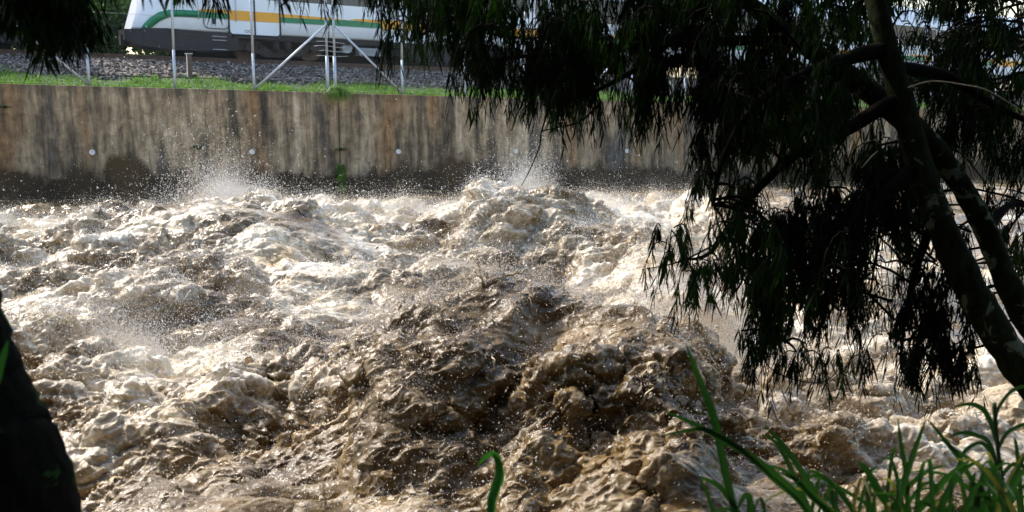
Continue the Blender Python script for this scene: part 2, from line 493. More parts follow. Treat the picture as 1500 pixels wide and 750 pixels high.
def water_material(sss=.35, name='muddy_flood_water'):
    m, nt, b = mat_new(name)
    at = N(nt, 'ShaderNodeAttribute', attribute_name='foam')
    geo0 = N(nt, 'ShaderNodeNewGeometry')
    mp = N(nt, 'ShaderNodeMapping'); mp.vector_type = 'TEXTURE'; mp.inputs['Rotation'].default_value = (0, 0, .34); mp.inputs['Scale'].default_value = (2.1, 1, 1)
    L(nt, geo0.outputs['Position'], mp.inputs['Vector'])
    class _G: outputs = {'Position': mp.outputs['Vector']}
    geo = _G
    n1 = N(nt, 'ShaderNodeTexNoise', Scale=11.0, Detail=8.0, Roughness=.75, Distortion=1.6)
    L(nt, geo.outputs['Position'], n1.inputs['Vector'])
    n2 = N(nt, 'ShaderNodeTexNoise', Scale=2.2, Detail=5.0, Roughness=.6)
    L(nt, geo.outputs['Position'], n2.inputs['Vector'])
    # lace: thin warped threads of foam
    nw = N(nt, 'ShaderNodeTexNoise', Scale=5.0, Detail=4.0, Roughness=.6)
    L(nt, geo.outputs['Position'], nw.inputs['Vector'])
    wv = N(nt, 'ShaderNodeVectorMath', operation='MULTIPLY_ADD'); L(nt, nw.outputs['Color'], wv.inputs[0]); wv.inputs[1].default_value = (.35, .35, .35); L(nt, geo.outputs['Position'], wv.inputs[2])
    vo = N(nt, 'ShaderNodeTexVoronoi', feature='DISTANCE_TO_EDGE', Scale=7.0); L(nt, wv.outputs[0], vo.inputs['Vector'])
    vr = ramp(nt, [(.0, 1), (.05, .55), (.16, 0)]); L(nt, vo.outputs['Distance'], vr.inputs['Fac'])
    ad = N(nt, 'ShaderNodeMath', operation='MULTIPLY_ADD'); L(nt, n1.outputs['Fac'], ad.inputs[0]); ad.inputs[1].default_value = 1.25; ad.inputs[2].default_value = -.62
    sm = N(nt, 'ShaderNodeMath', operation='ADD'); L(nt, at.outputs['Fac'], sm.inputs[0]); L(nt, ad.outputs[0], sm.inputs[1])
    la = N(nt, 'ShaderNodeMath', operation='MULTIPLY_ADD'); L(nt, vr.outputs[0], la.inputs[0]); la.inputs[1].default_value = .22; L(nt, sm.outputs[0], la.inputs[2])
    fr = ramp(nt, [(.05, 0), (.4, .25), (.8, .75), (1.0, 1)]); L(nt, la.outputs[0], fr.inputs['Fac'])
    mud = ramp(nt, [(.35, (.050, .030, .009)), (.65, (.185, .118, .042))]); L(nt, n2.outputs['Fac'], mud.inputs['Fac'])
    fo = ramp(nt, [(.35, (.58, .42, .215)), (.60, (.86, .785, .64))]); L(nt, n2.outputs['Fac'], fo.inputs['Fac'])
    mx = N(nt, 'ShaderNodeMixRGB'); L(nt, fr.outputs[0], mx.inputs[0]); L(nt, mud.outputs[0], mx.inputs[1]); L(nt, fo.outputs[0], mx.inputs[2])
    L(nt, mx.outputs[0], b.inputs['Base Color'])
    rr = N(nt, 'ShaderNodeMapRange'); L(nt, fr.outputs[0], rr.inputs['Value']); rr.inputs['To Min'].default_value = .15; rr.inputs['To Max'].default_value = .38
    L(nt, rr.outputs[0], b.inputs['Roughness'])
    b.inputs['IOR'].default_value = 1.33
    b.inputs['Subsurface Weight'].default_value = sss
    b.inputs['Subsurface Radius'].default_value = (1.0, .75, .5); b.inputs['Subsurface Scale'].default_value = .03
    n3 = N(nt, 'ShaderNodeTexNoise', Scale=20.0, Detail=7.0, Roughness=.72, Distortion=2.2)
    L(nt, geo.outputs['Position'], n3.inputs['Vector'])
    bp = N(nt, 'ShaderNodeBump', Strength=.30, Distance=.02)
    L(nt, n3.outputs['Fac'], bp.inputs['Height']); L(nt, bp.outputs['Normal'], b.inputs['Normal'])
    return m
M['water'] = water_material()
lace_me, me, WP, FOAM, WN, TURB, LUMP, FZ, MZ, WU, WW, WR, WT = build_water()
river = link_mesh('river_water', me, M['water'])
tag(river, kind='structure')
M['lace'] = water_material(0.0, 'torn_water_sheet')
tag(link_mesh('water_lace', lace_me, M['lace']), 'lacy torn sheets of brown water thrown off the wave crests', 'splash', kind='stuff')

# ------------------------------------------------------------------ spray, droplets, filaments
def spray_material():
    m, nt, b = mat_new('muddy_spray')
    geo = N(nt, 'ShaderNodeNewGeometry')
    n2 = N(nt, 'ShaderNodeTexNoise', Scale=1.1, Detail=2.0); L(nt, geo.outputs['Position'], n2.inputs['Vector'])
    r = ramp(nt, [(.35, (.50, .42, .31)), (.6, (.82, .79, .74))]); L(nt, n2.outputs['Fac'], r.inputs['Fac'])
    at = N(nt, 'ShaderNodeAttribute', attribute_name='mud')
    mx = N(nt, 'ShaderNodeMixRGB'); L(nt, at.outputs['Fac'], mx.inputs[0]); L(nt, r.outputs[0], mx.inputs[1]); mx.inputs[2].default_value = (.36, .235, .12, 1)
    L(nt, mx.outputs[0], b.inputs['Base Color'])
    b.inputs['Roughness'].default_value = .2
    b.inputs['IOR'].default_value = 1.33
    return m
M['spray'] = spray_material()
fm, fnt, fb = mat_new('muddy_filament')
fb.inputs['Base Color'].default_value = (.30, .21, .115, 1); fb.inputs['Roughness'].default_value = .15; fb.inputs['IOR'].default_value = 1.33
M['filament'] = fm

OCT_V = np.array([(1,0,0),(-1,0,0),(0,1,0),(0,-1,0),(0,0,1),(0,0,-1)], np.float32)
OCT_F = np.array([(0,2,4),(2,1,4),(1,3,4),(3,0,4),(2,0,5),(1,2,5),(3,1,5),(0,3,5)], np.int32)

def droplets(C, R, stretch=None):
    """octahedral drops; stretch: (N,3) extra elongation vectors"""
    n = len(C)
    V = OCT_V[None] * R[:, None, None]
    if stretch is not None:
        dot = np.einsum('kj,nj->nk', OCT_V, stretch / (np.linalg.norm(stretch, axis=1, keepdims=True) + 1e-9))
        V = V + dot[..., None] * stretch[:, None, :]
    V = V + C[:, None, :]
    Fx = OCT_F[None] + (np.arange(n) * 6)[:, None, None]
    return V.reshape(-1, 3), Fx.reshape(-1, 3)

Pf = WP.reshape(-1, 3); Nf = WN.reshape(-1, 3)
inwater = (WW.reshape(-1) < -.05)
cell = (WR.reshape(-1) / 20) ** 2                    # mesh cells grow with distance
lumpf = LUMP.reshape(-1); turbf = TURB.reshape(-1); fzf = FZ.reshape(-1); mzf = MZ.reshape(-1)

drop_V, drop_F, off = [], [], 0
drop_T = []
def add_drops(C, R, S=None, tint=None):
    global off
    drop_T.append(np.repeat(np.broadcast_to(np.float32(0 if tint is None else tint), (len(C),)), 6))
    V, Fc = droplets(C.astype(np.float32), R.astype(np.float32), S)
    drop_V.append(V); drop_F.append(Fc + off); off += len(V)

def pick(w, n):
    w = np.where(inwater, w, 0); c = np.cumsum(w); return np.searchsorted(c, rng.random(n) * c[-1])

# 1. loose drops thrown everywhere over the rough water
w = cell * turbf * np.clip(.25 + lumpf, .02, 2) ** 2
n = 52000
i = pick(w, n)
hgt = rng.exponential(.10, n) + .01
C = Pf[i] + Nf[i] * (hgt * .5)[:, None]; C[:, 2] += hgt * .7
C[:, :2] += rng.normal(0, .05, (n, 2)) * (1 + 3 * hgt[:, None])
R = rng.lognormal(-5.85, .45, n)
S = (rng.normal(0, 1, (n, 3)) * R[:, None] * .7).astype(np.float32)
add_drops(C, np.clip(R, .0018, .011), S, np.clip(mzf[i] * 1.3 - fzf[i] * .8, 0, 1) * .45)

# 2. spray zones: px,py,count,height,spread,size
ZONES = [(330,285,24000,.40,.75,.0050),(270,290,5000,.22,1.0,.0045),(200,300,1800,.16,.9,.0040),(775,268,24000,.40,.36,.0048),(770,272,6000,.15,1.0,.0042),(930,285,16000,.12,1.4,.0036),(640,292,4000,.15,1.0,.004),
         (850,285,9000,.12,1.0,.0038),(560,310,12000,.10,1.6,.0034),(480,320,9000,.09,1.6,.0034),(60,305,14000,.11,1.3,.0036),(330,300,14000,.14,1.2,.0034),(235,490,14000,.16,.7,.0026),(200,450,8000,.16,1.0,.0026),(1000,450,20000,.20,.8,.0025),(960,420,9000,.2,.8,.0026),(920,500,9000,.16,.8,.0024),
         (1030,520,8000,.2,.7,.0022),(1150,570,9000,.18,.9,.0021),(1080,600,5000,.16,.6,.002),(110,500,3000,.16,.5,.0028),(700,560,3500,.14,.6,.0022),(620,560,2500,.12,.5,.0022),(820,560,4500,.16,.7,.0021),(560,600,2500,.12,.5,.002),
         (640,700,5000,.12,.9,.0018),(700,500,12000,.10,1.3,.0018),(820,480,9000,.12,1.0,.0018),(900,650,9000,.12,1.2,.0019),(400,650,9000,.10,1.2,.0020),(560,470,8000,.10,.9,.0024),(460,520,3000,.12,.7,.0024),(700,420,2500,.12,.9,.0028),(800,390,2500,.12,.7,.0028),(330,275,70000,.26,.8,.0023),(775,262,45000,.26,.45,.0023),(930,288,40000,.14,1.5,.0019),(60,305,25000,.13,1.2,.0019),(235,490,40000,.2,.8,.0017),(1000,450,60000,.28,.9,.0019),(940,470,60000,.30,.9,.0018),(1040,510,40000,.32,.8,.0016),(900,440,15000,.22,.7,.0017),(950,400,15000,.2,.9,.0014),(1120,560,20000,.25,.9,.0012),(600,320,25000,.10,1.6,.0019),(480,400,12000,.08,1.5,.003),(120,360,12000,.09,1.8,.003),(620,340,9000,.09,1.6,.003),(300,430,9000,.08,1.5,.0028),(160,620,6000,.08,1.2,.0022),(1200,420,8000,.1,2.,.003),(940,360,9000,.14,1.0,.003)]
for px, py, cnt, hh, spd, sz in ZONES:
    c = on_water(px, py, .45)
    d2 = (Pf[:, 0] - c[0])**2 + ((Pf[:, 1] - c[1]))**2
    w = cell * np.exp(-d2 / spd**2) * np.clip(.5 + lumpf, .05, 2)
    i = pick(w, cnt)
    # a few jets make the spray ragged instead of an even cloud
    K = 14
    jet = rng.integers(0, K, cnt); jh = rng.gamma(2.2, .45, K); jd = rng.normal(0, .35, (K, 2))
    h = rng.exponential(hh, cnt) * (.35 + .65 * jh[jet])
    C = Pf[i].copy(); C[:, 2] += h
    C[:, :2] += jd[jet] * h[:, None] + rng.normal(0, .06, (cnt, 2)) * (1 + 2 * h[:, None])
    R = sz * rng.lognormal(0, .5, cnt) * .8
    S = np.stack([rng.normal(0, .5, cnt), rng.normal(0, .5, cnt), rng.normal(.6, .6, cnt)], -1) * R[:, None]
    _u, _w = uw(C); ok = _w < -.05
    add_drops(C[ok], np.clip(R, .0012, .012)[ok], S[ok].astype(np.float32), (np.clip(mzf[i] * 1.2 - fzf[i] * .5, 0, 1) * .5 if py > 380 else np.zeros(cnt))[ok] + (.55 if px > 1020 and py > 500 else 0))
V = np.concatenate(drop_V); Fc = np.concatenate(drop_F)
sp_me = np_mesh('water_spray', V, None, Fc)
at_ = sp_me.attributes.new('mud', 'FLOAT', 'POINT'); at_.data.foreach_set('value', np.concatenate(drop_T).astype(np.float32))
spray = link_mesh('water_spray', sp_me, M['spray'])
tag(spray, 'pale drops and spray flung above the muddy flood', 'spray', kind='stuff')

# 3. ropes and filaments of water torn off the crests
def filaments(n, w, lmin, lmax, r0, seed):
    i = pick(w, n); K = 7; S3 = 5
    ln = rng.uniform(lmin, lmax, n) * rng.lognormal(0, .3, n)
    d = Nf[i] * .8 + rng.normal(0, .75, (n, 3)); d[:, 2] += .45
    d /= np.linalg.norm(d, axis=1, keepdims=True)
    cv = rng.normal(0, .8, (n, 3)); cv[:, 2] -= 1.1
    t = np.linspace(0, 1, K)
    ctr = Pf[i][:, None] - Nf[i][:, None] * .015 + d[:, None] * (t[None, :, None] * ln[:, None, None]) + cv[:, None] * ((t**2)[None, :, None] * ln[:, None, None] * .55)
    wob = rng.normal(0, .05, (n, K, 3)) * ln[:, None, None]; wob[:, 0] = 0
    ctr = ctr + wob
    rad = r0 * rng.lognormal(0, .35, n)[:, None] * (1.25 - 1.05 * t[None]) * (1 + .35 * np.sin(t[None] * rng.uniform(5, 14, (n, 1)) + rng.uniform(0, 6, (n, 1))))
    rad[:, -1] *= .3
    tg = np.gradient(ctr, axis=1); tg /= np.linalg.norm(tg, axis=-1, keepdims=True) + 1e-9
    a = np.cross(tg, np.array([.3, .2, .93])); a /= np.linalg.norm(a, axis=-1, keepdims=True) + 1e-9
    b = np.cross(tg, a)
    ang = np.arange(S3) * 2 * math.pi / S3
    V = ctr[:, :, None] + rad[:, :, None, None] * (a[:, :, None] * np.cos(ang)[None, None, :, None] + b[:, :, None] * np.sin(ang)[None, None, :, None])
    base = (np.arange(n) * K * S3)[:, None, None]
    kk, ss = np.meshgrid(np.arange(K - 1), np.arange(S3), indexing='ij')
    q = np.stack([kk * S3 + ss, kk * S3 + (ss + 1) % S3, (kk + 1) * S3 + (ss + 1) % S3, (kk + 1) * S3 + ss], -1).reshape(1, -1, 4)
    return V.reshape(-1, 3), (q + base).reshape(-1, 4)
wl = cell * turbf * np.clip(lumpf, 0, 2) ** 1.5 * sstep(9.5, 12.5, WR.reshape(-1))
fV, fF = [], []; o_ = 0
lace = np.exp(-((Pf[:,0]-on_water(640,560,.4)[0])**2 + (Pf[:,1]-on_water(640,560,.4)[1])**2) / .8**2)
for args in ((6000, wl, .025, .08, .0045, 1), (350, cell * lace * np.clip(.4 + lumpf, .1, 2), .06, .15, .007, 2), (400, wl * (FOAM.reshape(-1) < .4), .04, .12, .006, 3)):
    V, q = filaments(*args); fV.append(V); fF.append(q + o_); o_ += len(V)
fil = link_mesh('water_strands', np_mesh('water_strands', np.concatenate(fV), np.concatenate(fF)), M['filament'])
tag(fil, 'brown strands of water torn off the wave crests', 'splash', kind='stuff')
fm2, fnt2, fb2 = mat_new('foam_filament'); fb2.inputs['Base Color'].default_value = (.68, .58, .44, 1); fb2.inputs['Roughness'].default_value = .2; fb2.inputs['IOR'].default_value = 1.33
V, q = filaments(16000, wl * np.clip(FOAM.reshape(-1) + .1, 0, 1), .04, .11, .0045, 4)
tag(link_mesh('foam_strands', np_mesh('foam_strands', V, q), fm2), 'pale frothy strands thrown up by the white rapids', 'foam', kind='stuff')
del WP, WN, Pf, Nf
# ------------------------------------------------------------------ far bank
def fl(u, w, v): return (u, w, v - GRADE * u)
U0, U1 = -30.0, 62.0
# ground of the bank, as one sheet reaching the horizon
prof = [(.30, 2.74), (.9, 2.84), (1.7, 3.02), (2.1, 3.13), (4.0, 3.52), (7.6, 3.54), (9.5, 3.1), (30, 3.0), (160, 8.0)]
us = np.concatenate([[-160, -90, -50], np.arange(U0, U1 + .1, 1.0), [90, 140, 220]])
V = [far(u, w, v + (0 if 2 < w < 8 else .03 * math.sin(u * 1.7 + w))) for u in us for w, v in prof]
Q = []
npf = len(prof)
for i in range(len(us) - 1):
    for j in range(npf - 1):
        a = i * npf + j; Q.append((a, a + npf, a + npf + 1, a + 1))
gm = np_mesh('far_bank', np.array(V), np.array(Q))
tag(link_mesh('far_bank', gm, M['turf_ground']), kind='structure')

# --- retaining wall
def wall_material():
    m, nt, b = mat_new('streaked_concrete')
    tc = N(nt, 'ShaderNodeTexCoord')
    sx = N(nt, 'ShaderNodeSeparateXYZ'); L(nt, tc.outputs['Object'], sx.inputs[0])
    v = N(nt, 'ShaderNodeMath', operation='MULTIPLY_ADD'); L(nt, sx.outputs['X'], v.inputs[0]); v.inputs[1].default_value = GRADE; L(nt, sx.outputs['Z'], v.inputs[2])
    def streak(su, sv, scale, detail, rough=.6, dist=.0):
        c = N(nt, 'ShaderNodeCombineXYZ')
        a = N(nt, 'ShaderNodeMath', operation='MULTIPLY'); L(nt, sx.outputs['X'], a.inputs[0]); a.inputs[1].default_value = su
        d = N(nt, 'ShaderNodeMath', operation='MULTIPLY'); L(nt, v.outputs[0], d.inputs[0]); d.inputs[1].default_value = sv
        L(nt, a.outputs[0], c.inputs[0]); L(nt, d.outputs[0], c.inputs[2])
        n = N(nt, 'ShaderNodeTexNoise', Scale=scale, Detail=detail, Roughness=rough, Distortion=dist); L(nt, c.outputs[0], n.inputs['Vector'])
        return n
    s1 = streak(1, .16, 2.2, 6, .62)
    s2 = streak(1, .16, 1.1, 4, .6)
    s3 = streak(1, 1, 3.5, 9, .7, .6)
    s4 = streak(1, .12, 7.0, 6, .7)
    r1 = ramp(nt, [(.32, (.050, .043, .034)), (.42, (.160, .122, .082)), (.52, (.32, .240, .148)), (.62, (.46, .36, .24)), (.72, (.52, .44, .33))])
    L(nt, s1.outputs['Fac'], r1.inputs['Fac'])
    r2 = ramp(nt, [(.54, 0), (.66, .85)]); L(nt, s2.outputs['Fac'], r2.inputs['Fac'])
    mx = N(nt, 'ShaderNodeMixRGB'); L(nt, r2.outputs[0], mx.inputs[0]); L(nt, r1.outputs[0], mx.inputs[1]); mx.inputs[2].default_value = (.23, .125, .055, 1)
    r2b = ramp(nt, [(.30, .8), (.42, 0)]); L(nt, s2.outputs['Fac'], r2b.inputs['Fac'])
    mxb = N(nt, 'ShaderNodeMixRGB'); L(nt, r2b.outputs[0], mxb.inputs[0]); L(nt, mx.outputs[0], mxb.inputs[1]); mxb.inputs[2].default_value = (.105, .105, .108, 1)
    r4 = ramp(nt, [(.36, .38), (.58, 1.2)]); L(nt, s4.outputs['Fac'], r4.inputs['Fac'])
    m4 = N(nt, 'ShaderNodeMixRGB', blend_type='MULTIPLY'); m4.inputs[0].default_value = .72; L(nt, mxb.outputs[0], m4.inputs[1]); L(nt, r4.outputs[0], m4.inputs[2])
    r3 = ramp(nt, [(.32, .45), (.6, 1.15)]); L(nt, s3.outputs['Fac'], r3.inputs['Fac'])
    m3 = N(nt, 'ShaderNodeMixRGB', blend_type='MULTIPLY'); m3.inputs[0].default_value = .9; L(nt, m4.outputs[0], m3.inputs[1]); L(nt, r3.outputs[0], m3.inputs[2])
    # wet, silt-stained foot with a ragged edge
    e = N(nt, 'ShaderNodeMath', operation='MULTIPLY_ADD'); L(nt, s3.outputs['Fac'], e.inputs[0]); e.inputs[1].default_value = -1.0; L(nt, v.outputs[0], e.inputs[2])
    s5 = streak(1, .3, .42, 5, .65)
    e2 = N(nt, 'ShaderNodeMath', operation='MULTIPLY_ADD'); L(nt, s5.outputs['Fac'], e2.inputs[0]); e2.inputs[1].default_value = -3.0; L(nt, e.outputs[0], e2.inputs[2])
    rw = N(nt, 'ShaderNodeMapRange'); L(nt, e2.outputs[0], rw.inputs['Value'])
    rw.inputs['From Min'].default_value = -1.48; rw.inputs['From Max'].default_value = -1.22; rw.inputs['To Min'].default_value = 1; rw.inputs['To Max'].default_value = 0
    rwc = ramp(nt, [(.35, (.012, .010, .008)), (.62, (.075, .048, .022))]); L(nt, s5.outputs['Fac'], rwc.inputs['Fac'])
    mw = N(nt, 'ShaderNodeMixRGB'); L(nt, rw.outputs[0], mw.inputs[0]); L(nt, m3.outputs[0], mw.inputs[1]); L(nt, rwc.outputs[0], mw.inputs[2])
    # black mould creeping down from the top edge
    tp = N(nt, 'ShaderNodeMath', operation='MULTIPLY_ADD'); L(nt, s1.outputs['Fac'], tp.inputs[0]); tp.inputs[1].default_value = -1.2; L(nt, v.outputs[0], tp.inputs[2])
    rt = N(nt, 'ShaderNodeMapRange'); L(nt, tp.outputs[0], rt.inputs['Value']); rt.inputs['From Min'].default_value = 1.95; rt.inputs['From Max'].default_value = 2.5; rt.inputs['To Max'].default_value = .72
    mt = N(nt, 'ShaderNodeMixRGB'); L(nt, rt.outputs[0], mt.inputs[0]); L(nt, mw.outputs[0], mt.inputs[1]); mt.inputs[2].default_value = (.055, .048, .038, 1)
    L(nt, mt.outputs[0], b.inputs['Base Color'])
    ro = N(nt, 'ShaderNodeMapRange'); L(nt, rw.outputs[0], ro.inputs['Value']); ro.inputs['To Min'].default_value = .88; ro.inputs['To Max'].default_value = .65
    L(nt, ro.outputs[0], b.inputs['Roughness'])
    b.inputs['Specular IOR Level'].default_value = .25
    bp = N(nt, 'ShaderNodeBump', Strength=.5, Distance=.02); L(nt, s3.outputs['Fac'], bp.inputs['Height']); L(nt, bp.outputs[0], b.inputs['Normal'])
    return m
M['wall'] = wall_material()
wall = far_thing('retaining_wall', 0, 0, 0)
tag(wall, 'long streaked concrete flood wall with a wet dark foot, holding up the railway bank', 'wall')
JOINTS = [-30, -12.2, 0.0, 12.2, 24.4, 36.6, 62]
for k, (a, b_) in enumerate(zip(JOINTS[:-1], JOINTS[1:])):
    mb = MB()
    n = 2
    g_ = .007
    off_ = .02 if k % 2 else 0.0
    for (w0, w1, v0, v1) in ((off_, .36, -2.5, 2.80 + off_ * .5),):
        Vv = [fl(a + g_, w0, v0), fl(b_ - g_, w0, v0), fl(b_ - g_, w1, v0), fl(a + g_, w1, v0), fl(a + g_, w0, v1), fl(b_ - g_, w0, v1), fl(b_ - g_, w1, v1), fl(a + g_, w1, v1)]
        mb.add(Vv, [(0,3,2,1),(4,5,6,7),(0,1,5,4),(1,2,6,5),(2,3,7,6),(3,0,4,7)])
    mb.build('wall_panel', M['wall'], wall, bevel=.02)
mb = MB()
for j in JOINTS[1:-1]:
    mb.box(fl(j, .20, .1), (.04, .3, 5.1))
mb.build('joint_filler', M['moss'], wall)
pipe_us = [-10.6, -6.55, -2.51, 1.77, 5.70, 9.92, 14.0, 18.1, 22.3, 26.4]
for u in pipe_us:
    mb = MB(); z = 1.16 - GRADE * u
    nseg = 20; r0, r1_ = .068, .046
    V = []; Fs = []
    for rr, y in ((r0, .10), (r0, -.05), (r1_, -.05), (r1_, .06)):
        V += [(u + rr * math.cos(2*math.pi*k/nseg), y, z + rr * math.sin(2*math.pi*k/nseg)) for k in range(nseg)]
    for s in range(3):
        for k in range(nseg):
            k2 = (k + 1) % nseg; Fs.append((s*nseg+k, s*nseg+k2, (s+1)*nseg+k2, (s+1)*nseg+k))
    mb.add(V, Fs, True)
    pp = mb.build('drain_pipe', M['pvc'], wall)
    c = MB(); c.add([(u + r1_ * .99 * math.cos(2*math.pi*k/nseg), -.015, z + r1_ * .99 * math.sin(2*math.pi*k/nseg)) for k in range(nseg)], [tuple(range(nseg))])
    c.build('drain_mesh', M['pvc'] if True else M['hole'], pp)

# --- grass blades along the bank
def blades_mesh(name, pts, h, width, lean, seed):
    r = np.random.default_rng(seed); n = len(pts)
    hh = h * r.lognormal(0, .35, n); a = r.uniform(0, 2*math.pi, n); ln = lean * hh * r.uniform(.3, 1.3, n)
    d = np.stack([np.cos(a), np.sin(a), np.zeros(n)], -1); s = np.stack([-np.sin(a), np.cos(a), np.zeros(n)], -1) * (width * r.uniform(.6, 1.3, n))[:, None]
    up = np.zeros((n, 3)); up[:, 2] = hh
    b = pts; m_ = pts + up * .6 + d * (ln * .35)[:, None]; t = pts + up * .95 + d * ln[:, None]
    V = np.stack([b - s, b + s, m_ + s * .7, m_ - s * .7, t], 1).reshape(-1, 3)
    k = np.arange(n)[:, None] * 5
    return np_mesh(name, V, k + np.array([[0, 1, 2, 3]]), k + np.array([[3, 2, 4]]), smooth=False)
def prof_z(w):
    return np.interp(w, [p[0] for p in prof], [p[1] for p in prof])
n = 46000
uu = rng.uniform(-13, 34, n); ww = rng.beta(1.0, 1.15, n) * 2.15 + .34
edge = 1.55 + .35 * np.sin(uu * 1.3) + .25 * np.sin(uu * 3.7 + 1) 
keep = (ww < edge + rng.normal(0, .22, n))
uu, ww = uu[keep], ww[keep]
xy = P0 + uu[:, None] * DX + ww[:, None] * NX
pts = np.concatenate([xy, (prof_z(ww) - GRADE * uu - .02)[:, None]], 1)
tag(link_mesh('bank_grass', blades_mesh('bank_grass', pts, .10, .012, .6, 5), M['turf']), 'short bright green grass along the top of the flood wall', 'grass', kind='stuff')

# --- ballast: lumpy bed and loose stones
def stone_mat():
    m, nt, b = mat_new('ballast_stone')
    tc = N(nt, 'ShaderNodeTexCoord'); v = N(nt, 'ShaderNodeTexVoronoi', Scale=13.0); L(nt, tc.outputs['Object'], v.inputs['Vector'])
    r = ramp(nt, [(.0, (.028, .023, .019)), (.35, (.08, .065, .054)), (.7, (.16, .134, .112)), (1, (.34, .30, .26))])
    sp = N(nt, 'ShaderNodeSeparateColor'); L(nt, v.outputs['Color'], sp.inputs[0]); L(nt, sp.outputs[0], r.inputs['Fac']); L(nt, r.outputs[0], b.inputs['Base Color'])
    b.inputs['Roughness'].default_value = .95; b.inputs['Specular IOR Level'].default_value = .1
    return m
M['stone'] = stone_mat()
bm = bmesh.new(); bmesh.ops.create_icosphere(bm, subdivisions=1, radius=1)
iv = np.array([v.co[:] for v in bm.verts]); bm.verts.ensure_lookup_table(); bf = np.array([[v.index for v in f.verts] for f in bm.faces]); bm.free()
n = 32000
uu = rng.uniform(-13, 36, n); ww = rng.uniform(1.55, 7.4, n)
ok = ww > 1.75 + .3 * np.sin(uu * 1.3) + .25 * np.sin(uu * 3.7 + 1) + rng.normal(0, .18, n) 
uu, ww = uu[ok], ww[ok]; n = len(uu)
xy = P0 + uu[:, None] * DX + ww[:, None] * NX
Cc = np.concatenate([xy, (prof_z(ww) - GRADE * uu + rng.uniform(-.02, .05, n))[:, None]], 1)
sc = rng.lognormal(-3.15, .35, (n, 1, 1)) * rng.uniform(.6, 1.2, (n, 1, 3))
V = iv[None] * sc * (1 + rng.normal(0, .16, (n, len(iv), 1)))
an = rng.uniform(0, 6.28, n); ca, sa = np.cos(an)[:, None], np.sin(an)[:, None]
V = np.stack([V[..., 0]*ca - V[..., 1]*sa, V[..., 0]*sa + V[..., 1]*ca, V[..., 2]], -1) + Cc[:, None]
Fq = bf[None] + (np.arange(n) * len(iv))[:, None, None]
tag(link_mesh('track_ballast', np_mesh('track_ballast', V.reshape(-1, 3), None, Fq.reshape(-1, 3), False), M['stone']), 'grey and brown crushed stone under the railway', 'gravel', kind='stuff')
bed = MB()
bed.add([fl(U0, 1.95, 3.12), fl(U1, 1.95, 3.12), fl(U1, 4.0, 3.545), fl(U0, 4.0, 3.545), fl(U1, 7.7, 3.56), fl(U0, 7.7, 3.56)], [(0, 1, 2, 3), (3, 2, 4, 5)])
bd = bed.build('ballast_bed', M['stone']); bd.location = far(0, 0, 0); bd.rotation_euler = (0, 0, HEAD); tag(bd, kind='structure')

# --- track
track = far_thing('railway_track', 0, 5.7, 3.55)
tag(track, 'rusty railway track on ballast along the far bank, under the white train', 'railway track')
for dw in (-.72, .72):
    mb = MB()
    for (dy, dz, wy, hz) in ((0, .055, .15, .025), (0, .115, .02, .10), (0, .185, .07, .04)):
        Vv = []
        for x in (U0, U1):
            for sy, sz in ((-1,-1),(1,-1),(1,1),(-1,1)):
                Vv.append((x, dw + dy + sy*wy/2, dz + sz*hz/2 - GRADE*x))
        mb.add(Vv, [(0,1,5,4),(1,2,6,5),(2,3,7,6),(3,0,4,7),(0,3,2,1),(4,5,6,7)])
    mb.build('rail', M['rail'], track)
mb = MB()
u = U0
while u < U1:
    mb.box((u, 0, .0 - GRADE*u), (.22, 2.3, .10)); u += .62
mb = mb.build('sleepers', M['sleeper'], track); mb['kind'] = 'stuff'

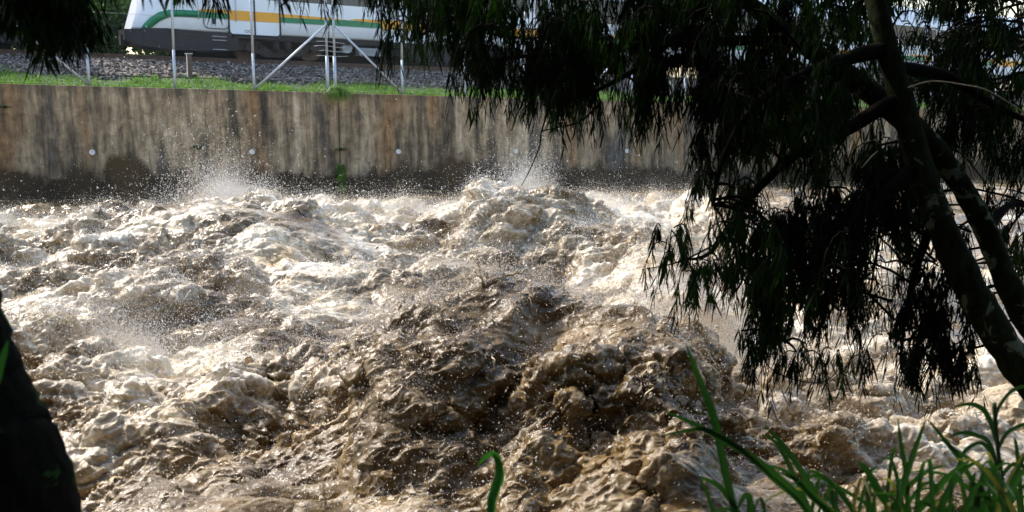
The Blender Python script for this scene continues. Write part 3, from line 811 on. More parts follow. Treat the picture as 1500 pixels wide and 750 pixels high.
# --- chain link fence: runs that meet in twin posts
FW = .42; FV = 2.80; FH = 2.75
def fence_run(ua, ub, label, brace_a=True, brace_b=True, pitch=2.06):
    n = max(1, round((ub - ua) / pitch)); st = (ub - ua) / n
    root = far_thing('chain_link_fence', (ua + ub) / 2, FW, FV)
    uc = (ua + ub) / 2
    tag(root, label, 'fence', 'chain link fence runs on the flood wall')
    for k in range(n + 1):
        u = ua + st * k - uc; tilt = random.uniform(-.02, .02)
        if k == 0: tilt = .0
        if k == n: tilt = .0
        mb = MB()
        z0 = -GRADE * u
        end = k in (0, n)
        mb.tube([(u, 0, z0 - .18), (u, 0, z0 + 1.02)] if end else [(u, 0, z0 - .18), (u - tilt, 0, z0 + 1.0)], .046 if end else .036, 10)
        mb.tube([(u, 0, z0 + 1.02), (u - tilt * 1, 0, z0 + FH)] if end else [(u - tilt, 0, z0 + 1.0), (u - 2.6 * tilt, 0, z0 + FH)], .034, 10)
        p = mb.build('post', M['galv'], root)
        c = MB(); c.tube([(u - (0 if end else 2.6*tilt), 0, z0 + FH), (u - (0 if end else 2.6*tilt), 0, z0 + FH + .04)], [.042, .014], 10); c.build('post_cap', M['galv'], p)
    for on, ue, s in ((brace_a, ua, 1), (brace_b, ub, -1)):
        if on:
            u = ue - uc; u2 = u + s * st
            mb = MB(); mb.tube([(u + s*.03, -.03, 1.86 - GRADE*u), (u2 - s*.03, -.03, .06 - GRADE*u2)], .031, 10)
            mb.build('brace', M['galv'], root)
    # diamond mesh, woven wires
    n_w = int((ub - ua) / .09); hgt = FH - .1
    V = []; Q = []
    def strip(a, b_, r=.0012):
        base = len(V)
        for p in (a, b_):
            for q in range(3):
                ang = 2*math.pi*q/3
                V.append((p[0] + r*math.cos(ang), p[1] + r*math.sin(ang), p[2] + r*.5*math.cos(ang)))
        for q in range(3):
            q2 = (q+1) % 3; Q.append((base+q, base+q2, base+3+q2, base+3+q))
    Ltot = ub - ua; slope = 1.0
    k = -int(hgt / .09)
    while k < n_w:
        for sgn in (1, -1):
            x0 = k * .09; x1 = x0 + hgt * slope
            t0 = max(0, -x0 / (x1 - x0)); t1 = min(1, (Ltot - x0) / (x1 - x0))
            if t1 > t0:
                xa, xb = x0 + t0*(x1-x0), x0 + t1*(x1-x0); za, zb = t0*hgt, t1*hgt
                if sgn < 0: xa, xb = Ltot - xa, Ltot - xb
                ua_, ub_ = xa + ua - uc, xb + ua - uc
                strip((ua_, .036 + .003*sgn, .05 + za - GRADE*ua_), (ub_, .036 + .003*sgn, .05 + zb - GRADE*ub_))
        k += 1
    link_mesh('wire_mesh', np_mesh('wire_mesh', np.array(V), np.array(Q), None, False), M['wire'], root)
    mb = MB()
    for zt in (.06, 1.85, FH - .06):
        mb.tube([(ua - uc, .03, zt - GRADE*(ua-uc)), (ub - uc, .03, zt - GRADE*(ub-uc))], .0035, 5)
    mb.build('tension_wire', M['wire'], root)
    return root
fence_run(-19.2, -8.78, 'galvanised chain link fence run at the far left edge, behind the leaves')
fence_run(-8.55, -.16, 'chain link fence run left of the paired posts, in front of the train cab')
fence_run(.06, 10.36, 'chain link fence run going right from the paired posts behind the leaves')
fence_run(10.56, 20.8, 'chain link fence run in foliage gaps, right of the second post pair')
fence_run(21.0, 35.4, 'farthest chain link fence run, behind the tree trunk at the right')
# loose tie wires wound between the paired posts
tw = far_thing('tie_wire', -.05, FW, FV)
tag(tw, 'loose horizontal wires tying the two paired fence posts together', 'wire')
mb = MB()
for k in range(7):
    z = 1.02 + .13 * k + .01
    mb.tube([(-.42 + .08 * math.sin(k * 2.1), -.05, z), (-.2, -.055, z + .03 * math.sin(k)), (.1, -.055, z - .02), (.5 + .1 * math.sin(k * 1.7), -.05, z - .03 + .02 * math.cos(k))], .006, 5)
mb.build('wire_strand', M['galv'], tw)

# --- marker posts beside the ballast
def marker(u, w, v, h, label, whitec):
    r = far_thing('marker_post', u, w, v); tag(r, label, 'marker post', 'short marker posts beside the track')
    MB().box((0, 0, h/2 - .1), (.13, .13, h + .2), False).build('shaft', M['post_wood'], r, bevel=.008)
    if whitec:
        MB().box((-.068, -.045, h/2), (.012, .05, h), False).build('white_edge', M['marker_white'], r)  # white strip down the left side of the shaft
        MB().box((0, 0, h + .008), (.19, .14, .016), False).build('post_top', M['marker_white'], r)
def u_at(px, w):
    r = ray(px, 110); t = (w - (EYE[:2] - P0) @ NX) / (r[:2] @ NX); return float(((EYE + r*t)[:2] - P0) @ DX)
marker(u_at(278, 2.0), 2.0, 3.10, .66, 'short brown marker post with a white left edge, left of the paired fence posts', True)
marker(u_at(1012, 2.0), 2.0, 3.10, .62, 'short weathered marker post seen through a gap in the hanging leaves', False)

# --- plants growing on the wall
def tuft(u, w, v, n, h, label, seed, name='wall_plant', mat='turf', droop=.75, width=.012, spread=.12, zs=0.0):
    r = np.random.default_rng(seed); V = []; Q = []
    for k in range(n):
        a = r.uniform(math.pi, 2*math.pi) if r.random() < .8 else r.uniform(0, 6.28)
        l = h * r.uniform(.5, 1.2); b = np.array([r.normal(0, spread), 0, r.normal(0, spread*.3) + r.uniform(-zs, zs)]); d = np.array([math.cos(a), math.sin(a), 0])
        s = np.array([-d[1], d[0], 0]) * width * r.uniform(.6, 1.3)
        base = len(V)
        for i, t in enumerate((0, .35, .7, 1)):
            c = b + d * l * .75 * t + np.array([0, 0, l * (.8*t - droop * 1.25*t*t)]); ww_ = (1, .9, .6, .08)[i]
            V += [c - s*ww_, c + s*ww_]
        for i in range(3): Q.append((base+2*i, base+2*i+1, base+2*i+3, base+2*i+2))
    o = link_mesh(name, np_mesh(name, np.array(V), np.array(Q), None, False), M[mat])
    o.location = far(u, w, v); o.rotation_euler = (0, 0, HEAD)
    return tag(o, label, 'plant')
tuft(-.02, .02, 2.86, 190, .55, 'long yellowish grass tuft spilling over the wall below the paired posts', 1, droop=1.1)
tuft(0.0, -.01, .45, 220, .22, 'narrow strip of green weeds in the wall joint just above the water', 2, mat='turf', spread=.05, zs=.35, droop=1.2)
tuft(0.02, -.01, 1.22, 70, .22, 'small weed growing half way up the wall joint', 3, mat='moss', spread=.05)
tuft(-3.95, -.01, 1.28, 90, .26, 'small green fern on the bare wall left of a drain pipe', 4, mat='moss', spread=.05)
tuft(-8.45, 0.0, 2.25, 45, .14, 'small dark fern on the wall at the left edge', 5, mat='moss', spread=.05)

# --- train
WT_ = 4.62          # plane of the near side
VR = 3.75           # top of rail
SIDE0 = VR + .78    # lower edge of the white body
def car_body(root, x0, x1, cab_l, cab_r):
    """white shell, lofted along x; cabs narrow, rake back and round off"""
    st = []
    cabp = [(0, .50, .62), (.12, .66, .52), (.35, .82, .40), (.8, .94, .24), (1.4, .99, .10), (2.2, 1.0, .0)]
    for d, wd, rk in cabp:
        if cab_l: st.append((x0 + d, wd, rk))
    if not cab_l: st.append((x0, 1, 0))
    xs = np.arange(x0 + 3, x1 - 2.5, 1.5)
    for x in xs: st.append((x, 1, 0))
    for d, wd, rk in cabp[::-1]:
        if cab_r: st.append((x1 - d, wd, -rk))
    if not cab_r: st.append((x1, 1, 0))
    prof_ = [(1.30, .0), (1.36, .06), (1.38, .5), (1.38, 1.25), (1.36, 1.9), (1.28, 2.35), (1.05, 2.68), (.6, 2.84), (0, 2.88)]
    ring = [(-a, z) for a, z in prof_] + [(a, z) for a, z in prof_[-2::-1]]
    V = []; Fs = []
    for x, wd, rk in st:
        for y, z in ring:
            xx = x + rk * (z / 2.0)
            V.append((xx, y * wd, SIDE0 - VR + z - GRADE * xx))
    m_ = len(ring)
    for i in range(len(st) - 1):
        for j in range(m_ - 1):
            Fs.append((i*m_+j, (i+1)*m_+j, (i+1)*m_+j+1, i*m_+j+1))
        Fs.append((i*m_+m_-1, (i+1)*m_+m_-1, (i+1)*m_, i*m_))
    mb = MB(); mb.add(V, Fs, True)
    mb.add([V[k] for k in range(m_)], [tuple(range(m_))]); mb.add(V[-m_:], [tuple(range(m_))[::-1]])
    return mb.build('body_shell', M['train_white'], root)

def strip_on_side(root, name, mat, top, bot, y=-1.385):
    """flat band on the side: top/bot lists of (x, z above SIDE0)"""
    n_ = len(top); V = []
    for (x, z) in top + bot: V.append((x, y, SIDE0 - VR + z - GRADE*x))
    for (x, z) in top + bot: V.append((x, y + .05, SIDE0 - VR + z - GRADE*x))
    mb = MB(); Fs = []
    for i in range(n_ - 1):
        Fs.append((i, i+1, n_+i+1, n_+i)); Fs.append((2*n_+i, 2*n_+i+1, 3*n_+i+1, 3*n_+i)[::-1])
        Fs.append((i, 2*n_+i, 2*n_+i+1, i+1)); Fs.append((n_+i, n_+i+1, 3*n_+i+1, 3*n_+i))
    mb.add(V, Fs); return mb.build(name, mat, root)

def rounded_outline(xa, xb, za, zb, r, y, closed=False):
    pts = [(xa, zb)]
    for k in range(6):
        a = math.pi + math.pi/2 * k/5; pts.append((xa + r + r*math.cos(a), za + r + r*math.sin(a)))
    for k in range(6):
        a = 1.5*math.pi + math.pi/2 * k/5; pts.append((xb - r + r*math.cos(a), za + r + r*math.sin(a)))
    pts.append((xb, zb))
    return [(x, y, SIDE0 - VR + z - GRADE*x) for x, z in pts]

def bogie(root, x):
    mb = MB(); zc = -GRADE * x
    y = -1.02
    poly = [(-1.55,.42),(-1.35,.30),(-.95,.30),(-.55,.10),(.55,.10),(.95,.30),(1.35,.30),(1.55,.42),(1.35,.62),(.75,.60),(.45,.34),(-.45,.34),(-.75,.60),(-1.35,.62)]
    mb.prism([(a + x, b_ + zc + .02) for a, b_ in poly], y - .10, y + .02)
    for s in (-1, 1):
        mb.tube([(x + s*1.05, y - .20, zc + .42), (x + s*1.05, y + .05, zc + .42)], .14, 12)
        mb.tube([(x + s*.72, y - .06, zc + .36), (x + s*.72, y - .06, zc + .80)], .055, 8)
    mb.tube([(x - .2, y - .12, zc + .25), (x - .2, y - .12, zc + .70)], .12, 10); mb.tube([(x + .2, y - .12, zc + .25), (x + .2, y - .12, zc + .70)], .12, 10)
    b_ = mb.build('bogie', M['bogie'], root)
    for s in (-1, 1):
        for yy in (-.72, .72):
            w_ = MB(); w_.tube([(x + s*1.05, yy - .06, zc + .42), (x + s*1.05, yy + .06, zc + .42)], .42, 24)
            w_.tube([(x + s*1.05, yy - .09, zc + .42), (x + s*1.05, yy - .03, zc + .42)], [.16, .2], 14)
            w_.build('wheel', M['rail'], b_)

def make_car(ua, ub, cab_l, cab_r, label, doors, cabwin=True):
    """car local frame: x along the track from its left end, y across (near side negative), z above rail top"""
    uc = (ua + ub) / 2
    root = far_thing('train_car', uc, WT_ + 1.38, VR)
    tag(root, label, 'train car', 'coupled cars of the white commuter train')
    x0, x1 = ua - uc, ub - uc
    sh = car_body(root, x0, x1, cab_l, cab_r)
    D_ = [d - uc for d in doors]
    # stripes: green, with yellow door fields and a thin yellow line near them
    g0, g1 = .40, .60
    def zof(z): return z
    if cab_l:
        top = [(x0 + .22, .0), (x0 + .30, .14), (x0 + .48, .34), (x0 + .72, .50), (x0 + 1.02, .585), (x0 + 1.4, .60), (x0 + 1.9, .60)]
        bot = [(x0 + .46, .0), (x0 + .54, .08), (x0 + .74, .24), (x0 + .95, .35), (x0 + 1.2, .395), (x0 + 1.5, .40), (x0 + 1.9, .40)]
        def yw(x, z):
            ds = np.linspace(0, 2.6, 60); cd = [0, .12, .35, .8, 1.4, 2.2]
            xs_ = ds + np.interp(ds, cd, [.62, .52, .40, .24, .10, 0]) * z / 2
            d = float(np.interp(x - x0, xs_, ds))
            return -float(np.interp(d, cd, [.50, .66, .82, .94, .99, 1.0])) * float(np.interp(z, [0, .06, .5], [1.30, 1.36, 1.38]))
        top = [(float(np.interp(t, range(len(top)), [q[0] for q in top])), float(np.interp(t, range(len(top)), [q[1] for q in top]))) for t in np.linspace(0, len(top)-1, 40)]
        bot = [(float(np.interp(t, range(len(bot)), [q[0] for q in bot])), float(np.interp(t, range(len(bot)), [q[1] for q in bot]))) for t in np.linspace(0, len(bot)-1, 40)]
        V = []
        for off in (-.035, .03):
            for (x, z) in top + bot: V.append((x, yw(x, z) + off, SIDE0 - VR + z - GRADE*x))
        n_ = len(top); Fs = []
        for i in range(n_ - 1):
            Fs += [(i, i+1, n_+i+1, n_+i), (i, 2*n_+i, 2*n_+i+1, i+1), (n_+i, n_+i+1, 3*n_+i+1, 3*n_+i)]
        mb = MB(); mb.add(V, Fs, True); mb.build('green_stripe', M['train_green'], root)
    edges = [x0 + (1.85 if cab_l else .05)]
    DW = .80
    for d in D_: edges += [d - DW, d + DW]
    edges.append(x1 - (1.85 if cab_r else .05))
    for a, b_ in zip(edges[0::2], edges[1::2]):
        if b_ - a > .1:
            strip_on_side(root, 'green_stripe', M['train_green'], [(a, g1), (b_, g1)], [(a, g0), (b_, g0)])
            # yellow wedge that thickens towards the door on its right, fades off the one on its left
            m_ = (a + b_) / 2
            if b_ < x1 - 2.0 or not cab_r: strip_on_side(root, 'yellow_stripe', M['train_yellow'], [(max(a, b_ - 1.1), g1 + .03), (b_ - .8, g1 + .06), (b_, g1 + .07)], [(max(a, b_ - 1.1), g1 + .02), (b_ - .8, g1 - .005), (b_, g1 - .03)], -1.389)
            if a > x0 + 2.0 or not cab_l: strip_on_side(root, 'yellow_stripe', M['train_yellow'], [(a, g1 + .07), (a + 1.4, g1 + .04), (min(b_, a + 2.2), g1 + .01)], [(a, g1 - .04), (a + 1.4, g1 - .03), (min(b_, a + 2.2), g1 - .0)], -1.389)
    wz0 = 1.06
    # window band between the doors
    segs = list(zip(edges[0::2], edges[1::2]))
    for a, b_ in segs:
        a2, b2 = a + .12, b_ - .12
        if cab_l and a == edges[0]: a2 = x0 + 2.3
        if cab_r and b_ == edges[-1]: b2 = x1 - 2.3
        if b2 - a2 > .5:
            strip_on_side(root, 'window', M['glass'], [(a2, 1.92), (b2, 1.92)], [(a2, wz0), (b2, wz0)], -1.386)
    for d in D_:
        dr = strip_on_side(root, 'door', M['train_white'], [(d - DW, 2.02), (d + DW, 2.02)], [(d - DW + .02, -.06), (d + DW - .02, -.06)], -1.392)
        y = -1.395
        strip_on_side(dr, 'yellow_panel', M['train_yellow'], [(d - DW + .015, g1 + .08), (d + DW - .015, g1 + .08)], [(d - DW + .015, g0 - .02), (d + DW - .015, g0 - .02)], -1.398)
        for sx in (-1, 1):
            strip_on_side(dr, 'door_window', M['glass'], [(d + sx*.40 - .27, 1.85), (d + sx*.40 + .27, 1.85)], [(d + sx*.40 - .27, wz0), (d + sx*.40 + .27, wz0)], -1.397)
        mb = MB(); mb.tube(rounded_outline(d - DW, d + DW, -.05, 2.02, .12, -1.40), .028, 6)
        mb.box((d, -1.402, SIDE0 - VR + .98 - GRADE*d), (.045, .02, 2.06)); mb.build('door_seal', M['seal'], dr)
        MB().box((d, -1.35, SIDE0 - VR - .11 - GRADE*d), (1.35, .16, .06)).build('door_step', M['seal'], dr)
    if cab_l:
        c = x0 + 2.35
        mb = MB(); mb.tube(rounded_outline(c - .36, c + .40, .0 + .10, 1.9, .16, -1.392), .013, 6)
        cd = mb.build('cab_door', M['seal'], root)
        MB().box((c - .05, -1.39, SIDE0 - VR + .46 - .14 - GRADE*c), (.10, .03, .17)).build('door_handle', M['seal'], cd)
        for xx in (c + .62, c - .52):
            hr = MB(); z = SIDE0 - VR - GRADE*xx; hr.tube([(xx, -1.39, z + .35), (xx, -1.44, z + .37), (xx, -1.44, z + 1.15), (xx, -1.39, z + 1.17)], .014, 6)
            hr.build('handrail', M['galv'], root)
        # small oval builder marks on the side
        mk = MB()
        for k in range(2):
            xx = x0 + 3.28 + k*.12; z = SIDE0 - VR + .07 + .0 - GRADE*xx
            mk.tube([(xx + .05*math.cos(2*math.pi*q/10), -1.388, z + .034*math.sin(2*math.pi*q/10)) for q in range(11)], .010, 5, False)
        mk.build('small_mark', M['seal'], root)
    # grey valance and nose fairing
    for side in ((-1.36,), ):
        mb = MB()
        a, b_ = x0 + (.9 if cab_l else .0), x1 - (.9 if cab_r else .0)
        Vv = [(x, y, SIDE0 - VR + z - GRADE*x) for x in (a, b_) for y, z in ((-1.33, -.004), (1.33, -.004), (1.28, -.17), (-1.28, -.17))]
        mb.add(Vv, [(0,1,5,4),(1,2,6,5),(2,3,7,6),(3,0,4,7),(0,3,2,1),(4,5,6,7)])
        mb.build('valance', M['train_skirt'], root)
    for on, xe, s in ((cab_l, x0, 1), (cab_r, x1, -1)):
        if on:
            st = [(-.18, .42), (.0, .60), (.3, .80), (.9, .95), (2.2, .985), (3.05, .985)]
            top = [.0, .0, .03, .05, -.0, -.0]; low = [-.32, -.40, -.5, -.56, -.58, -.50]
            V = []; Fs = []
            for (d, wd), tz, lz in zip(st, top, low):
                x = xe + s*d
                for y, z in ((-1.385*wd, tz), (1.385*wd, tz), (1.30*wd, lz), (-1.30*wd, lz)):
                    V.append((x, y, SIDE0 - VR + z - .012 - GRADE*x))
            for i in range(len(st)-1):
                for j in range(4):
                    j2 = (j+1) % 4; Fs.append((4*i+j, 4*i+j2, 4*i+4+j2, 4*i+4+j))
            Fs += [(0,1,2,3), tuple(len(V)-4+q for q in range(4))]
            mb = MB(); mb.add(V, Fs); mb.build('nose_fairing', M['train_skirt'], root)
            x = xe + s*2.45
            for zz in (-.13, -.24, -.52):
                MB().box((x, -1.345, SIDE0 - VR + zz - GRADE*x), (.42, .10, .03)).build('step', M['box_grey'], root)
            x = xe - s*.28
            cp_ = MB(); cp_.tube([(xe + s*.4, 0, SIDE0-VR-.32 - GRADE*xe), (xe - s*.20, 0, SIDE0-VR-.32 - GRADE*xe)], .09, 10); cp_.box((xe - s*.12, 0, SIDE0-VR-.32 - GRADE*xe), (.24, .36, .30)); cp_.build('coupler', M['under'], root)
    mb = MB()
    mb.box((0, 0, SIDE0 - VR - .30), (x1 - x0 - 5.0, 1.7, .28)); mb.box((0, .35, SIDE0 - VR - .52), (x1 - x0 - 3.0, .5, .42))
    mb.build('underframe', M['under'], root)
    Lc = x1 - x0
    for bx in (x0 + 4.45, x1 - 4.2): bogie(root, bx)
    xs = [x0 + 7.4, x0 + 9.6, x0 + 11.6, x0 + 13.8, x0 + 15.6]
    for k, x in enumerate(xs):
        if x < x1 - 6.5:
            wv = (.75, 1.5, 1.1, 1.6, .8)[k]
            MB().box((x, -1.02, .40 - GRADE*x), (wv, .5, (.26, .42, .38, .45, .3)[k])).build('equipment_box', M['box_grey' if k in (0, 3) else 'under'], root, bevel=.02)
    t = MB(); xt = x0 + 6.65; t.tube([(xt - .02, -1.2, .50 - GRADE*xt), (xt, -.8, .50 - GRADE*xt)], .17, 14); t.build('air_tank', M['box_grey'], root)
    return root
make_car(-28.0, -6.30, False, True, 'white train car at the left edge, its rounded cab end behind the leaves', [-24.3, -19.3, -14.3])
make_car(-4.55, 17.0, True, False, 'white train car with green and yellow stripe, its cab end left of the doors', [-1.0, 4.02, 9.0, 14.0])
make_car(17.6, 38.9, False, False, 'white striped train car glimpsed through the foliage at the right edge', [20.3, 25.3, 30.6, 35.5])

# --- trees and bushes beyond the track
def leafy(name, u, w, v, h, r, n, label, seed, group=None, cat='tree', leaf=.16, mat='leaf_far'):
    root = far_thing(name, u, w, v); tag(root, label, cat, group)
    q = np.random.default_rng(seed)
    cl = []
    for k in range(26):
        a = q.uniform(0, 6.28); e = q.uniform(-.3, 1); rr = r * q.uniform(.35, 1)
        cl.append((rr*math.cos(a), rr*math.sin(a)*.8, h*.55 + e*h*.45*q.uniform(.6, 1), r*q.uniform(.22, .42)))
    cl = np.array(cl)
    i = q.integers(0, len(cl), n); d = q.normal(0, 1, (n, 3)); d /= np.linalg.norm(d, axis=1, keepdims=True)
    c = cl[i, :3] + d * (cl[i, 3] * q.uniform(.55, 1.05, n))[:, None]
    a = q.normal(0, 1, (n, 3)); a /= np.linalg.norm(a, axis=1, keepdims=True); b = np.cross(a, q.normal(0, 1, (n, 3))); b /= np.linalg.norm(b, axis=1, keepdims=True)
    s = leaf * q.uniform(.5, 1.2, (n, 1))
    V = np.stack([c - a*s, c + b*s*.45, c + a*s, c - b*s*.45], 1).reshape(-1, 3)
    link_mesh('crown', np_mesh('crown', V, np.arange(4*n).reshape(-1, 4), None, False), M[mat], root)
    mb = MB(); mb.tube([(0, 0, -.3), (.08*r, 0, h*.35), (-.05*r, .1, h*.75)], [.07*r+.05, .05*r+.04, .02], 8)
    for k in range(7):
        p = cl[k, :3]; mb.tube([(.06*r, 0, h*(.2 + .05*k)), tuple(p*.6 + np.array([0, 0, h*.12])), tuple(p)], [.04*r, .025*r, .01], 6)
    mb.build('trunk', M['bark'], root)
bt = [(-11.5,11.5,7,2.6,'broad leafy tree beyond the track at the far left'),(-8.0,12.2,6.0,2.4,'bright leafy tree filling the gap between the two train cabs'),(-4.6,11.8,5.4,2.2,'dense green tree just right of the gap between the cabs'),(-6.3,9.4,2.0,1.2,'low bush under the couplers of the two cabs')]
for k, (u, w, h, r, lb) in enumerate(bt): leafy('background_tree' if h > 3 else 'background_bush', u, w, 3.05, h, r, 15000 if h > 3 else 3000, lb, 40 + k, 'trees beyond the railway', 'tree' if h > 3 else 'bush')
for k, (u, w, h, r, lb) in enumerate([(-12.5,10.2,3.6,2.0,'dark leafy bush beyond the track at the left edge'),(-9.3,9.9,3.2,1.9,'leafy bush beyond the left car end'),(-7.2,9.6,3.0,1.7,'rounded bush seen below the nearer cab nose'),(-4.6,9.8,3.4,1.9,'leafy bush hidden mostly by the right cab nose'),(-2.0,10.0,3.2,1.9,'bush beyond the cab door, seen below the car')]):
    leafy('background_bush', u, w, 2.6, h, r, 5000, lb, 90 + k, 'trees beyond the railway', 'bush', .13, 'leaf_far')
more = [(2,15,7,3.2,'tall tree beyond the middle of the train'),(9,16,8,3.6,'tall tree beyond the train behind the hanging leaves'),(17,16,7.5,3.4,'tree beyond the train right of the marker posts'),(27,17,8,3.8,'spreading tree beyond the train near the right trunk'),(37,18,8.5,4,'tree beyond the far end of the train')]
for k, (u, w, h, r, lb) in enumerate(more): leafy('background_tree', u, w, 3.05, h, r, 3500, lb, 60 + k, 'trees beyond the railway', leaf=.26)
# ------------------------------------------------------------------ near bank
def bank_z(x, y):
    z = np.interp(y, [-60, -2, 2.2, 3.2, 4.4, 5.4, 6.4, 8], [2.2, 1.75, 1.58, 1.25, .55, .0, -.6, -1.6])
    return z + (-GRADE * (((x - P0[0]) * DX[0] + (y - P0[1]) * DX[1]))) * np.interp(y, [0, 5], [0, 1])
xs = np.linspace(-60, 60, 121); ys = np.concatenate([np.linspace(-60, -2, 10), np.linspace(-1.5, 8, 40)])
XX, YY = np.meshgrid(xs, ys, indexing='ij')
ZZ = bank_z(XX, YY) + .05 * np.sin(XX * 3.1 + YY) * np.sin(YY * 2.7)
V = np.stack([XX, YY, ZZ], -1).reshape(-1, 3); ii = np.arange(XX.size).reshape(XX.shape)
q = np.stack([ii[:-1, :-1], ii[1:, :-1], ii[1:, 1:], ii[:-1, 1:]], -1).reshape(-1, 4)
M['earth'] = simple('dark_bank_earth', (.035, .026, .017), .95, 0, .4, 4, bump=.6)
tag(link_mesh('near_bank', np_mesh('near_bank', V, q), M['earth']), kind='structure')

# ------------------------------------------------------------------ smooth limb helper
def smooth_pts(pts, rad, n=6):
    """Catmull-Rom through pts"""
    P = [np.array(p, float) for p in pts]; out = []; ro = []
    for i in range(len(P) - 1):
        p0 = P[max(i-1, 0)]; p1 = P[i]; p2 = P[i+1]; p3 = P[min(i+2, len(P)-1)]
        for k in range(n):
            t = k / n
            out.append(.5 * ((2*p1) + (-p0+p2)*t + (2*p0-5*p1+4*p2-p3)*t*t + (-p0+3*p1-3*p2+p3)*t**3)); ro.append(rad[i] + (rad[i+1]-rad[i])*t)
    out.append(P[-1]); ro.append(rad[-1])
    return out, ro
def limb(name, pts, rad, mat, parent, n=6, sides=14, wob=.0, seed=0):
    o, r = smooth_pts(pts, rad, n)
    q = np.random.default_rng(seed)
    if wob:
        r = [k * (1 + q.normal(0, wob)) for k in r]; o = [p + q.normal(0, wob, 3) * k * .8 for p, k in zip(o, r)]
    mb = MB(); mb.tube(o, r, sides)
    return mb.build(name, mat, parent), o

def rel(pts, org): return [np.array(p) - org for p in pts]

# ------------------------------------------------------------------ acacia on the right
org = at_dist(1700, 980, 5.0); org[2] = float(bank_z(org[0], org[1])) - .05
acacia = empty('acacia_tree', tuple(org))
tag(acacia, 'dark leaning tree at the right with two lichen-spotted stems and drooping feathery leaves', 'tree')
A = lambda px, py, d: at_dist(px, py, d)
main_pts = [org, A(1640, 740, 5.0), A(1545, 600, 5.0), A(1478, 515, 5.0), A(1418, 415, 5.0), A(1362, 290, 5.0), A(1325, 160, 5.05), A(1292, 40, 5.1), A(1262, -90, 5.2), A(1220, -260, 5.4), A(1180, -420, 5.6)]
main_r = [.16, .115, .092, .084, .076, .070, .060, .052, .055, .04, .02]
trunk, main_o = limb('trunk', rel(main_pts, org), main_r, M['bark'], acacia, 8, 18, .035, 1)
sec_pts = [np.array(main_pts[1]) + np.array([.02, .03, -.1]), A(1600, 610, 5.2), A(1540, 520, 5.3), A(1487, 440, 5.35), A(1445, 340, 5.35), A(1400, 260, 5.3), A(1350, 200, 5.25), A(1270, 130, 5.3), A(1170, 60, 5.4), A(1060, -20, 5.5), A(930, -90, 5.7), A(780, -130, 5.9), A(600, -140, 6.1)]
sec_r = [.10, .080, .070, .064, .058, .054, .066, .056, .048, .040, .032, .024, .012]
stem, sec_o = limb('trunk', rel(sec_pts, org), sec_r, M['bark'], acacia, 8, 16, .035, 2)
limbs = [np.array(main_o), np.array(sec_o)]
def add_limb(pts, rad, seed):
    o, pl = limb('branch', rel(pts, org), rad, M['twig'], acacia, 6, 8, .06, seed); limbs.append(np.array(pl))
add_limb([A(1318,140,5.05), A(1240,190,5.0), A(1160,230,5.0), A(1090,300,5.0), A(1040,370,5.05), A(1000,380,5.1)], [.045,.036,.028,.018,.010,.005], 3)
add_limb([A(1300,70,5.1), A(1200,100,4.9), A(1110,150,4.8), A(1060,230,4.8), A(1045,300,4.8)], [.042,.032,.022,.014,.006], 4)
add_limb([A(1345,240,5.0), A(1290,290,4.9), A(1220,340,4.85), A(1170,430,4.85), A(1150,500,4.85)], [.036,.028,.02,.012,.005], 5)
add_limb([A(1372,310,5.0), A(1350,370,5.2), A(1330,440,5.2), A(1320,520,5.2)], [.026,.02,.013,.005], 6)
add_limb([A(1170,60,5.4), A(1020,60,5.5), A(900,70,5.6), A(790,80,5.6), A(700,90,5.6)], [.034,.026,.02,.013,.006], 7)
add_limb([A(930,-90,5.7), A(760,-20,5.6), A(660,30,5.6), A(600,60,5.6)], [.025,.018,.012,.005], 8)
add_limb([A(780,-130,5.9), A(560,-80,5.9), A(460,-30,5.9), A(410,10,5.9)], [.02,.014,.009,.004], 9)
add_limb([A(1310,100,5.05), A(1380,110,5.2), A(1450,150,5.3), A(1530,190,5.4)], [.04,.03,.022,.012], 10)
add_limb([A(1262,-90,5.2), A(1380,-60,5.4), A(1480,-20,5.6), A(1560,60,5.7)], [.035,.026,.018,.01], 11)
add_limb([A(1445,340,5.35), A(1480,300,5.6), A(1530,310,5.8)], [.03,.02,.01], 12)
add_limb([A(1060,-20,5.5), A(960,80,5.3), A(880,130,5.3), A(830,150,5.3)], [.024,.018,.011,.004], 13)
add_limb([A(1220,-260,5.4), A(1000,-330,5.0), A(700,-360,4.8), A(300,-330,5.2)], [.04,.035,.026,.012], 14)
add_limb([A(1220,-260,5.4), A(1400,-420,4.6), A(1500,-700,3.8)], [.04,.03,.012], 15)
allnodes = np.concatenate(limbs) + org

